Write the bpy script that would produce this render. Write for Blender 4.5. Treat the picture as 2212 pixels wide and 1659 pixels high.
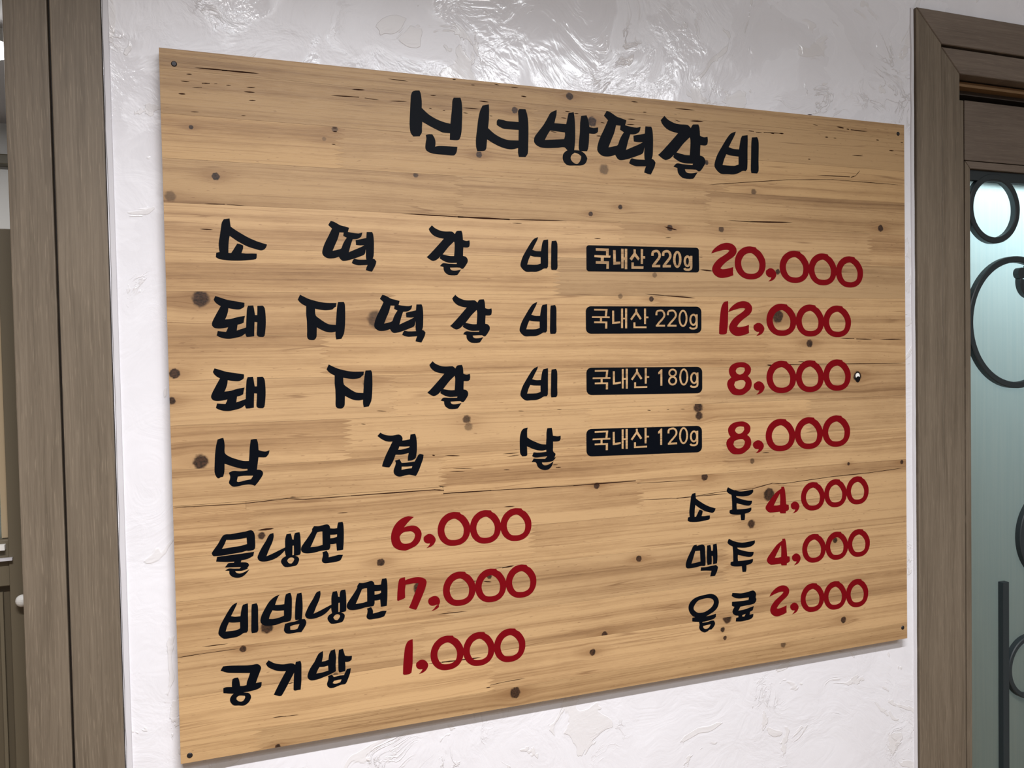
import bpy, bmesh, math, random
from mathutils import Vector, Matrix
from mathutils.geometry import delaunay_2d_cdt

for o in list(bpy.data.objects): bpy.data.objects.remove(o)
SC = bpy.context.scene
COL = SC.collection
Z0 = 1.55          # height of the middle of the board; board face is the plane y = 0
WALL = .018        # face of the plastered wall

# ---------------------------------------------------------------- camera
cam_d = bpy.data.cameras.new('camera')
cam = bpy.data.objects.new('camera', cam_d); COL.objects.link(cam)
cam_d.sensor_width = 36; cam_d.lens = 29.115; cam_d.clip_start = .02
right = Vector((0.93777176, -0.34671732, -0.01926728))
down = Vector((-0.0276863, -0.0193447, -0.99942946))
fwd = Vector((0.34614679, 0.93777016, -0.02774024))
M = Matrix((right, -down, -fwd)).transposed().to_4x4()
M.translation = Vector((-0.55643998, -1.12910118, Z0 + 0.05324831))
cam.matrix_world = M
SC.camera = cam

# ---------------------------------------------------------------- world, lights, exposure
w = bpy.data.worlds.new('world'); SC.world = w; w.use_nodes = True
w.node_tree.nodes['Background'].inputs['Color'].default_value = (.8, .87, 1, 1)
w.node_tree.nodes['Background'].inputs['Strength'].default_value = .02
SC.view_settings.view_transform = 'Standard'; SC.view_settings.look = 'None'
SC.view_settings.gamma = 1; SC.view_settings.use_curve_mapping = False
SC.view_settings.exposure = 0.24

def area(name, loc, rot, sx, sy, power, color=(1, 1, 1)):
    d = bpy.data.lights.new(name, 'AREA'); d.shape = 'RECTANGLE'; d.size = sx; d.size_y = sy
    d.energy = power; d.color = color
    o = bpy.data.objects.new(name, d); o.location = loc; o.rotation_euler = rot
    COL.objects.link(o)
    return o
R = math.radians
TUBE = (-.38, -1.36, 2.825)
t_ = area('tube_light', TUBE, (0, 0, 0), 1.2, .045, 56, (1, .985, 1.0)); t_.data.spread = R(128)
area('second_tube_light', (.45, -1.95, 2.74), (R(40), 0, 0), 2.1, .04, 9.5, (.90, .95, 1.0))
area('fill_panel_light', (1.1, -2.5, 2.84), (0, 0, 0), 1.2, .5, 20, (.97, .98, 1.0))  # added fill panel out of view, lifts the right side of the wall
area('far_room_light', (-1.35, 1.25, 2.43), (0, 0, 0), .2, .2, 10, (1, .97, .95))
area('daylight_behind_door', (1.30, .25, 2.17), (R(-48), 0, 0), 1.4, .20, 21, (.86, .96, 1.0))

# ---------------------------------------------------------------- node helpers
def new_mat(name):
    m = bpy.data.materials.new(name); m.use_nodes = True
    nt = m.node_tree; nt.nodes.clear()
    out = nt.nodes.new('ShaderNodeOutputMaterial')
    b = nt.nodes.new('ShaderNodeBsdfPrincipled')
    nt.links.new(b.outputs[0], out.inputs[0])
    return m, nt, b
def N(nt, t, **kw):
    n = nt.nodes.new(t)
    for k, v in kw.items(): setattr(n, k, v)
    return n
def L(nt, a, b): nt.links.new(a, b)
def val(nt, s, x):
    if isinstance(x, (int, float)): s.default_value = x
    else: nt.links.new(x, s)
def math_(nt, op, a, b=None, c=None):
    n = N(nt, 'ShaderNodeMath', operation=op)
    val(nt, n.inputs[0], a)
    if b is not None: val(nt, n.inputs[1], b)
    if c is not None: val(nt, n.inputs[2], c)
    return n.outputs[0]
def comb(nt, x, y, z):
    n = N(nt, 'ShaderNodeCombineXYZ')
    val(nt, n.inputs[0], x); val(nt, n.inputs[1], y); val(nt, n.inputs[2], z)
    return n.outputs[0]
def noise(nt, vec, scale=1, detail=3, rough=.5, dist=0):
    n = N(nt, 'ShaderNodeTexNoise'); n.inputs['Scale'].default_value = scale
    n.inputs['Detail'].default_value = detail; n.inputs['Roughness'].default_value = rough
    n.inputs['Distortion'].default_value = dist
    L(nt, vec, n.inputs['Vector'])
    return n.outputs['Fac']
def maprange(nt, v, a, b, c=0, d=1, smooth=False):
    n = N(nt, 'ShaderNodeMapRange')
    if smooth: n.interpolation_type = 'SMOOTHSTEP'
    val(nt, n.inputs[0], v)
    for i, x in zip((1, 2, 3, 4), (a, b, c, d)): val(nt, n.inputs[i], x)
    return n.outputs[0]
def mixc(nt, f, a, b, mode='MIX'):
    n = N(nt, 'ShaderNodeMix', data_type='RGBA', blend_type=mode)
    val(nt, n.inputs[0], f)
    for i, x in ((6, a), (7, b)):
        if isinstance(x, tuple): n.inputs[i].default_value = (*x, 1)
        else: L(nt, x, n.inputs[i])
    return n.outputs[2]
def attr(nt, name):
    n = N(nt, 'ShaderNodeAttribute', attribute_type='OBJECT', attribute_name=name)
    return n
def bump(nt, h, strength, dist, b):
    n = N(nt, 'ShaderNodeBump'); n.inputs['Strength'].default_value = strength
    n.inputs['Distance'].default_value = dist
    L(nt, h, n.inputs['Height']); L(nt, n.outputs[0], b.inputs['Normal'])
def plain(name, col, rough=.5, metal=0, spec=.5):
    m, nt, b = new_mat(name)
    b.inputs['Base Color'].default_value = (*col, 1)
    b.inputs['Roughness'].default_value = rough; b.inputs['Metallic'].default_value = metal
    b.inputs['Specular IOR Level'].default_value = spec
    return m

# ---------------------------------------------------------------- materials
def stave_material():
    m, nt, b = new_mat('pine_stave')
    tc = N(nt, 'ShaderNodeTexCoord')
    sp = N(nt, 'ShaderNodeSeparateXYZ'); L(nt, tc.outputs['Object'], sp.inputs[0])
    x, z = sp.outputs[0], sp.outputs[2]
    seed = attr(nt, 'seed').outputs['Fac']
    # slow wander of the grain lines
    wv = noise(nt, comb(nt, math_(nt, 'MULTIPLY', x, 2.2), math_(nt, 'MULTIPLY', z, 6), seed), 1, 2, .5)
    amp = attr(nt, 'wander').outputs['Fac']
    q = math_(nt, 'MULTIPLY_ADD', math_(nt, 'SUBTRACT', wv, .5), amp, z)
    dark = None; ringd = None
    for i in range(5):
        a = attr(nt, 'knot%d' % i); s = attr(nt, 'knotpower%d' % i).outputs['Fac']
        ks = N(nt, 'ShaderNodeSeparateXYZ'); L(nt, a.outputs['Vector'], ks.inputs[0])
        r = ks.outputs[1]
        dx = math_(nt, 'DIVIDE', math_(nt, 'SUBTRACT', x, ks.outputs[0]), r)
        dz = math_(nt, 'DIVIDE', math_(nt, 'SUBTRACT', z, ks.outputs[2]), r)
        # lines part around the knot
        fall = math_(nt, 'EXPONENT', math_(nt, 'MULTIPLY', math_(nt, 'ADD', math_(nt, 'MULTIPLY', math_(nt, 'MULTIPLY', dx, dx), .09), math_(nt, 'MULTIPLY', math_(nt, 'MULTIPLY', dz, dz), .12)), -1))
        push = math_(nt, 'MULTIPLY', math_(nt, 'MULTIPLY', math_(nt, 'TANH', dz), r), fall)
        push = math_(nt, 'MULTIPLY', push, math_(nt, 'MULTIPLY', s, 1.15))
        q = math_(nt, 'SUBTRACT', q, push)
        wob = noise(nt, comb(nt, math_(nt, 'MULTIPLY', dx, 1.1), seed, math_(nt, 'MULTIPLY', dz, 1.1)), 1.3, 2)
        d = math_(nt, 'SQRT', math_(nt, 'ADD', math_(nt, 'MULTIPLY', dx, dx), math_(nt, 'MULTIPLY', dz, dz)))
        d = math_(nt, 'ADD', d, math_(nt, 'MULTIPLY', math_(nt, 'SUBTRACT', wob, .5), .7))
        core = math_(nt, 'MULTIPLY', maprange(nt, d, .8, 1.4, 1, 0, True), math_(nt, 'MULTIPLY', s, 1.45))
        # brown halo drawn out along the grain
        hd = math_(nt, 'ADD', math_(nt, 'MULTIPLY', math_(nt, 'MULTIPLY', dx, dx), .035), math_(nt, 'MULTIPLY', math_(nt, 'MULTIPLY', dz, dz), .30))
        halo = math_(nt, 'MULTIPLY', math_(nt, 'EXPONENT', math_(nt, 'MULTIPLY', hd, -1)), math_(nt, 'MULTIPLY', s, .55))
        dark = core if dark is None else math_(nt, 'MAXIMUM', dark, core)
        ringd = halo if ringd is None else math_(nt, 'MAXIMUM', ringd, halo)
    # grain
    sd = math_(nt, 'MULTIPLY', seed, 3.7)
    band = noise(nt, comb(nt, math_(nt, 'MULTIPLY', x, 1.1), sd, math_(nt, 'MULTIPLY', q, 62)), 1, 2.0, .55)
    line = noise(nt, comb(nt, math_(nt, 'MULTIPLY', x, 2.6), sd, math_(nt, 'MULTIPLY', q, 330)), 1, 3.0, .6)
    fine = noise(nt, comb(nt, math_(nt, 'MULTIPLY', x, 38), sd, math_(nt, 'MULTIPLY', q, 1250)), 1, 2.0, .6)
    fleck = noise(nt, comb(nt, math_(nt, 'MULTIPLY', x, 60), sd, math_(nt, 'MULTIPLY', z, 260)), 1, 3.0, .7)
    blotch = noise(nt, comb(nt, math_(nt, 'MULTIPLY', x, 7), sd, math_(nt, 'MULTIPLY', z, 16)), 1, 3.0, .6)
    t = math_(nt, 'MULTIPLY', maprange(nt, band, .40, .72, 0, 1, True), .46)
    t = math_(nt, 'ADD', t, math_(nt, 'MULTIPLY', maprange(nt, line, .44, .74, 0, 1, True), .36))
    t = math_(nt, 'ADD', t, math_(nt, 'MULTIPLY', math_(nt, 'SUBTRACT', fine, .5), .42))
    t = math_(nt, 'ADD', t, math_(nt, 'MULTIPLY', math_(nt, 'SUBTRACT', fleck, .5), .30))
    t = math_(nt, 'ADD', t, math_(nt, 'MULTIPLY', math_(nt, 'SUBTRACT', blotch, .5), .55))
    wide = noise(nt, comb(nt, math_(nt, 'MULTIPLY', x, .8), math_(nt, 'ADD', sd, 9), math_(nt, 'MULTIPLY', q, 24)), 1, 1.0, .5)
    t = math_(nt, 'ADD', t, math_(nt, 'MULTIPLY', math_(nt, 'SUBTRACT', wide, .5), .85))
    ramp = N(nt, 'ShaderNodeValToRGB')
    e = ramp.color_ramp.elements
    e[0].position = 0; e[0].color = (.535, .345, .172, 1)
    e[1].position = 1; e[1].color = (.225, .122, .054, 1)
    k = e.new(.45); k.color = (.395, .240, .114, 1)
    L(nt, t, ramp.inputs[0])
    # thin late-wood lines
    thin = noise(nt, comb(nt, math_(nt, 'MULTIPLY', x, 1.6), math_(nt, 'ADD', sd, 5), math_(nt, 'MULTIPLY', q, 95)), 1, 1.0, .5)
    tl = math_(nt, 'ABSOLUTE', math_(nt, 'SUBTRACT', thin, .5))
    tl = maprange(nt, tl, 0, .014, 1, 0, True)
    brk = maprange(nt, noise(nt, comb(nt, math_(nt, 'MULTIPLY', x, 6), sd, math_(nt, 'MULTIPLY', z, 40)), 1, 2), .42, .62, 0, .55, True)
    c = mixc(nt, math_(nt, 'MULTIPLY', tl, brk), ramp.outputs[0], (.17, .080, .032))
    # pores
    pr = maprange(nt, noise(nt, comb(nt, math_(nt, 'MULTIPLY', x, 90), sd, math_(nt, 'MULTIPLY', z, 520)), 1, 1), .70, .78, 0, .5, True)
    c = mixc(nt, pr, c, (.21, .11, .05))
    tone = N(nt, 'ShaderNodeObjectInfo')
    c = mixc(nt, 1.0, c, tone.outputs['Color'], 'MULTIPLY')
    kn = noise(nt, comb(nt, math_(nt, 'MULTIPLY', x, 330), seed, math_(nt, 'MULTIPLY', z, 420)), 1, 3, .6)
    kc = mixc(nt, maprange(nt, kn, .35, .65), (.009, .005, .003), (.060, .026, .013))
    c = mixc(nt, math_(nt, 'MINIMUM', ringd, .6), c, (.20, .095, .035))
    c = mixc(nt, math_(nt, 'MINIMUM', dark, .97), c, kc)
    L(nt, c, b.inputs['Base Color'])
    L(nt, maprange(nt, fine, .3, .7, .42, .56), b.inputs['Roughness'])
    b.inputs['Specular IOR Level'].default_value = .38
    h = math_(nt, 'ADD', math_(nt, 'MULTIPLY', fine, .6), math_(nt, 'MULTIPLY', line, .5))
    bump(nt, h, .35, .0004, b)
    return m

def plaster_material():
    m, nt, b = new_mat('trowelled_plaster')
    tc = N(nt, 'ShaderNodeTexCoord'); P = tc.outputs['Object']
    wr = N(nt, 'ShaderNodeTexNoise'); wr.inputs['Scale'].default_value = 3.5; wr.inputs['Detail'].default_value = 3
    L(nt, P, wr.inputs['Vector'])
    wv = N(nt, 'ShaderNodeVectorMath', operation='MULTIPLY_ADD')
    L(nt, wr.outputs['Color'], wv.inputs[0]); wv.inputs[1].default_value = (.35, .35, .35); L(nt, P, wv.inputs[2])
    W = wv.outputs[0]
    # flat trowel facets: voronoi of warped space, plus broken ridges
    big = noise(nt, W, 5, 5, .62, .8)
    mid = noise(nt, W, 14, 5, .6, 1.6)
    small = noise(nt, W, 46, 4, .6, .6)
    rid = math_(nt, 'ABSOLUTE', math_(nt, 'SUBTRACT', mid, .5))
    ridge = maprange(nt, rid, 0, .030, 1, 0, True)
    gate = maprange(nt, noise(nt, P, 4.2, 3, .6), .50, .66, 0, 1, True)
    gate2 = maprange(nt, noise(nt, W, 9, 3, .6), .48, .6, 0, 1, True)
    ridge = math_(nt, 'MULTIPLY', math_(nt, 'MULTIPLY', ridge, gate), gate2)
    step2 = maprange(nt, noise(nt, W, 8.5, 4, .55, 1.2), .62, .635, 0, 1, True)
    h = math_(nt, 'ADD', math_(nt, 'MULTIPLY', step2, .22), math_(nt, 'MULTIPLY', ridge, .5))
    h = math_(nt, 'ADD', h, math_(nt, 'MULTIPLY', math_(nt, 'MULTIPLY', small, gate), .5))
    h = math_(nt, 'ADD', h, math_(nt, 'MULTIPLY', big, 1.5))
    h = math_(nt, 'ADD', h, math_(nt, 'MULTIPLY', mid, .35))
    bump(nt, h, .6, .0034, b)
    c = mixc(nt, maprange(nt, big, .35, .7), (.80, .80, .84), (.755, .75, .785))
    c = mixc(nt, math_(nt, 'MULTIPLY', step2, .45), c, (.70, .675, .66))
    c = mixc(nt, math_(nt, 'MULTIPLY', ridge, .40), c, (.62, .56, .52))
    L(nt, c, b.inputs['Base Color'])
    pol = maprange(nt, noise(nt, W, 5.5, 4, .6, .5), .46, .52, 0, 1, True)
    L(nt, maprange(nt, pol, 0, 1, .38, .11), b.inputs['Roughness'])
    b.inputs['Specular IOR Level'].default_value = .5
    return m

def laminate_material(name, along, base, lo):
    m, nt, b = new_mat(name)
    tc = N(nt, 'ShaderNodeTexCoord')
    sp = N(nt, 'ShaderNodeSeparateXYZ'); L(nt, tc.outputs['Object'], sp.inputs[0])
    ax = {'x': (sp.outputs[0], sp.outputs[2]), 'z': (sp.outputs[2], sp.outputs[0])}[along]
    u, v = ax
    wv = noise(nt, comb(nt, math_(nt, 'MULTIPLY', u, 5), 0, math_(nt, 'MULTIPLY', v, 12)), 1, 2)
    q = math_(nt, 'MULTIPLY_ADD', math_(nt, 'SUBTRACT', wv, .5), .008, v)
    y3 = math_(nt, 'MULTIPLY', sp.outputs[1], 3)
    a = noise(nt, comb(nt, math_(nt, 'MULTIPLY', u, 9), y3, math_(nt, 'MULTIPLY', q, 420)), 1, 4, .65)
    c2 = noise(nt, comb(nt, math_(nt, 'MULTIPLY', u, 3), y3, math_(nt, 'MULTIPLY', q, 60)), 1, 2, .5)
    dash = noise(nt, comb(nt, math_(nt, 'MULTIPLY', u, 26), y3, math_(nt, 'MULTIPLY', q, 700)), 1, 2, .6)
    t = math_(nt, 'ADD', math_(nt, 'MULTIPLY', a, .55), math_(nt, 'MULTIPLY', c2, .45))
    c = mixc(nt, maprange(nt, t, .38, .64), base, lo)
    c = mixc(nt, maprange(nt, dash, .56, .72, 0, .5, True), c, tuple(min(1, k * 1.45) for k in base))
    L(nt, c, b.inputs['Base Color'])
    b.inputs['Roughness'].default_value = .5
    b.inputs['Specular IOR Level'].default_value = .35
    bump(nt, a, .25, .0004, b)
    return m

MAT = {}
MAT['stave'] = stave_material()
MAT['plaster'] = plaster_material()
MAT['lam_v'] = laminate_material('brown_laminate_upright', 'z', (.190, .152, .110), (.120, .094, .066))
MAT['lam_h'] = laminate_material('brown_laminate_level', 'x', (.175, .138, .108), (.118, .090, .070))
MAT['olive'] = plain('olive_brown_paint', (.145, .120, .078), .45)
MAT['olive_dark'] = plain('dark_olive_panel', (.100, .080, .050), .5)
MAT['bead'] = plain('beige_glazing_bead', (.45, .35, .22), .5)
MAT['track'] = plain('orange_wood_track', (.20, .115, .05), .5)
MAT['recess'] = plain('recess_shade', (.045, .032, .024), .6)  # shade of the track recess and frame grooves put into the colour
MAT['vinyl'] = plain('black_vinyl', (.0014, .0026, .0054), .5, 0, .07)
MAT['red'] = plain('red_vinyl', (.165, .0024, .0056), .55, 0, .06)
MAT['crack'] = plain('dark_crack', (.028, .010, .005), .8, 0, .05)
MAT['black'] = plain('hole_black', (.008, .006, .006), .9, 0, .1)
MAT['white'] = plain('white_plastic', (.85, .84, .80), .4)
MAT['screw'] = plain('dark_screw', (.030, .028, .030), .42, .6)
MAT['iron'] = plain('blue_black_iron', (.022, .030, .034), .5, 0, .4)
MAT['caulk'] = plain('white_caulk', (.64, .63, .66), .35)
MAT['ceil'] = plain('white_ceiling_paint', (.80, .80, .80), .8)
MAT['ceil_far'] = plain('grey_ceiling_paint', (.55, .52, .52), .35)
MAT['floor'] = plain('brown_floor', (.22, .15, .09), .4)
MAT['wallpaint'] = plain('pale_wall_paint', (.72, .72, .70), .7)
MAT['wallwarm'] = plain('warm_grey_wall_paint', (.34, .31, .28), .7)
MAT['cornice'] = plain('dark_olive_cornice', (.10, .085, .05), .5)
def emis(name, col, s):
    m = bpy.data.materials.new(name); m.use_nodes = True; nt = m.node_tree; nt.nodes.clear()
    o = nt.nodes.new('ShaderNodeOutputMaterial'); e = nt.nodes.new('ShaderNodeEmission')
    e.inputs[0].default_value = (*col, 1); e.inputs[1].default_value = s
    nt.links.new(e.outputs[0], o.inputs[0]); return m
MAT['lamp'] = emis('lamp_glow', (1, .98, .97), 12)
def frosted():
    m = bpy.data.materials.new('frosted_ribbed_glass'); m.use_nodes = True; nt = m.node_tree; nt.nodes.clear()
    o = nt.nodes.new('ShaderNodeOutputMaterial')
    tr = nt.nodes.new('ShaderNodeBsdfTranslucent'); tr.inputs[0].default_value = (.80, .92, .93, 1)
    gl = nt.nodes.new('ShaderNodeBsdfPrincipled'); gl.inputs['Base Color'].default_value = (.17, .165, .12, 1)
    gl.inputs['Roughness'].default_value = .3
    mx = nt.nodes.new('ShaderNodeMixShader'); mx.inputs[0].default_value = .35
    nt.links.new(tr.outputs[0], mx.inputs[1]); nt.links.new(gl.outputs[0], mx.inputs[2])
    tc = nt.nodes.new('ShaderNodeTexCoord'); sp = nt.nodes.new('ShaderNodeSeparateXYZ')
    nt.links.new(tc.outputs['Object'], sp.inputs[0])
    n = noise(nt, comb(nt, math_(nt, 'MULTIPLY', sp.outputs[0], 150), 0, math_(nt, 'MULTIPLY', sp.outputs[2], 4)), 1, 2)
    cc = mixc(nt, maprange(nt, n, .35, .65), (.78, .90, .91), (.84, .94, .94))
    nt.links.new(cc, tr.inputs[0])
    bm_ = nt.nodes.new('ShaderNodeBump'); bm_.inputs['Strength'].default_value = .3; bm_.inputs['Distance'].default_value = .001
    nt.links.new(n, bm_.inputs['Height']); nt.links.new(bm_.outputs[0], gl.inputs['Normal'])
    nt.links.new(mx.outputs[0], o.inputs[0]); return m
MAT['frost'] = frosted()

# ---------------------------------------------------------------- mesh helpers
def link(name, me, mat, parent=None, label=None):
    if mat is not None and not me.materials: me.materials.append(mat)
    o = bpy.data.objects.new(name, me); COL.objects.link(o)
    if parent is not None: o.parent = parent
    if label: o['label'] = label
    return o
def add_box(bm, x0, x1, y0, y1, z0, z1, bev=0):
    vs = [bm.verts.new(p) for p in ((x0,y0,z0),(x1,y0,z0),(x1,y1,z0),(x0,y1,z0),(x0,y0,z1),(x1,y0,z1),(x1,y1,z1),(x0,y1,z1))]
    fs = [bm.faces.new([vs[i] for i in f]) for f in ((0,1,5,4),(1,2,6,5),(2,3,7,6),(3,0,4,7),(4,5,6,7),(3,2,1,0))]
    if bev:
        es = list({e for f in fs for e in f.edges})
        bmesh.ops.bevel(bm, geom=es, offset=bev, segments=2, affect='EDGES', profile=.6)
def from_bm(name, bm, mat, parent=None, label=None):
    bmesh.ops.recalc_face_normals(bm, faces=bm.faces)
    me = bpy.data.meshes.new(name); bm.to_mesh(me); bm.free()
    return link(name, me, mat, parent, label)
def box(name, x0, x1, y0, y1, z0, z1, mat, parent=None, bev=0, label=None):
    bm = bmesh.new(); add_box(bm, x0, x1, y0, y1, z0, z1, bev)
    return from_bm(name, bm, mat, parent, label)
def prism(name, pts, y0, y1, mat, parent=None, label=None):
    """closed outline (x,z), extruded from y0 (front) to y1 (back)"""
    bm = bmesh.new()
    a = [bm.verts.new((x, y0, z)) for x, z in pts]; c = [bm.verts.new((x, y1, z)) for x, z in pts]
    bm.faces.new(a); bm.faces.new(c[::-1])
    for i in range(len(pts)):
        j = (i + 1) % len(pts); bm.faces.new((a[i], c[i], c[j], a[j]))
    return from_bm(name, bm, mat, parent, label)
def smooth(flat):
    P = [Vector((flat[i], flat[i + 1])) for i in range(0, len(flat), 2)]
    n = len(P); corner = []
    for i in range(n):
        a = P[i] - P[i - 1]; b = P[(i + 1) % n] - P[i]
        if a.length < 1e-6 or b.length < 1e-6: corner.append(True); continue
        ang = abs(a.angle_signed(b)); corner.append(ang > math.radians(48))
    out = []
    for i in range(n):
        p1 = P[i]; p2 = P[(i + 1) % n]; out.append(p1)
        d = (p2 - p1)
        if d.length < .8 or (corner[i] and corner[(i + 1) % n]): continue
        def tan(k, prev, nxt):
            t = (nxt - prev); return t.normalized() if t.length > 0 else d.normalized()
        t1 = d.normalized() if corner[i] else tan(i, P[i - 1], p2)
        t2 = d.normalized() if corner[(i + 1) % n] else tan(i, p1, P[(i + 2) % n])
        m = 2 if d.length < 4 else 3
        for k in range(1, m):
            s = k / m; h00 = 2*s**3 - 3*s*s + 1; h10 = s**3 - 2*s*s + s; h01 = -2*s**3 + 3*s*s; h11 = s**3 - s*s
            out.append(h00*p1 + h10*t1*d.length*.9 + h01*p2 + h11*t2*d.length*.9)
    return out
def inside(p, poly):
    c = False; x, y = p; j = len(poly) - 1
    for i in range(len(poly)):
        a, b = poly[i], poly[j]
        if (a[1] > y) != (b[1] > y) and x < (b[0] - a[0]) * (y - a[1]) / (b[1] - a[1]) + a[0]: c = not c
        j = i
    return c
def sheet_mesh(name, keep, loops, y0, y1):
    vs = []; es = []
    for lp in loops:
        n0 = len(vs); vs += [Vector(p) for p in lp]
        es += [(n0 + i, n0 + (i + 1) % len(lp)) for i in range(len(lp))]
    V, E, F, _, _, _ = delaunay_2d_cdt(vs, es, [], 0, 1e-5)
    tris = [f for f in F if keep((sum(V[i][0] for i in f) / len(f), sum(V[i][1] for i in f) / len(f)))]
    used = sorted({i for f in tris for i in f}); ix = {v: k for k, v in enumerate(used)}; n = len(used)
    co = [(V[i][0] / 1000, y0, V[i][1] / 1000) for i in used] + [(V[i][0] / 1000, y1, V[i][1] / 1000) for i in used]
    cnt = {}
    for f in tris:
        for a, b in zip(f, list(f[1:]) + [f[0]]): cnt[(a, b)] = 1
    faces = []
    for f in tris:
        g = [ix[i] for i in f]
        ar = sum(V[f[k]][0] * V[f[(k + 1) % len(f)]][1] - V[f[(k + 1) % len(f)]][0] * V[f[k]][1] for k in range(len(f)))
        faces.append(g if ar > 0 else g[::-1])
    for (a, b) in list(cnt):
        if (b, a) not in cnt: faces.append((ix[b], ix[a], ix[a] + n, ix[b] + n))
    me = bpy.data.meshes.new(name); me.from_pydata(co, [], faces); me.update()
    return me
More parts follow.
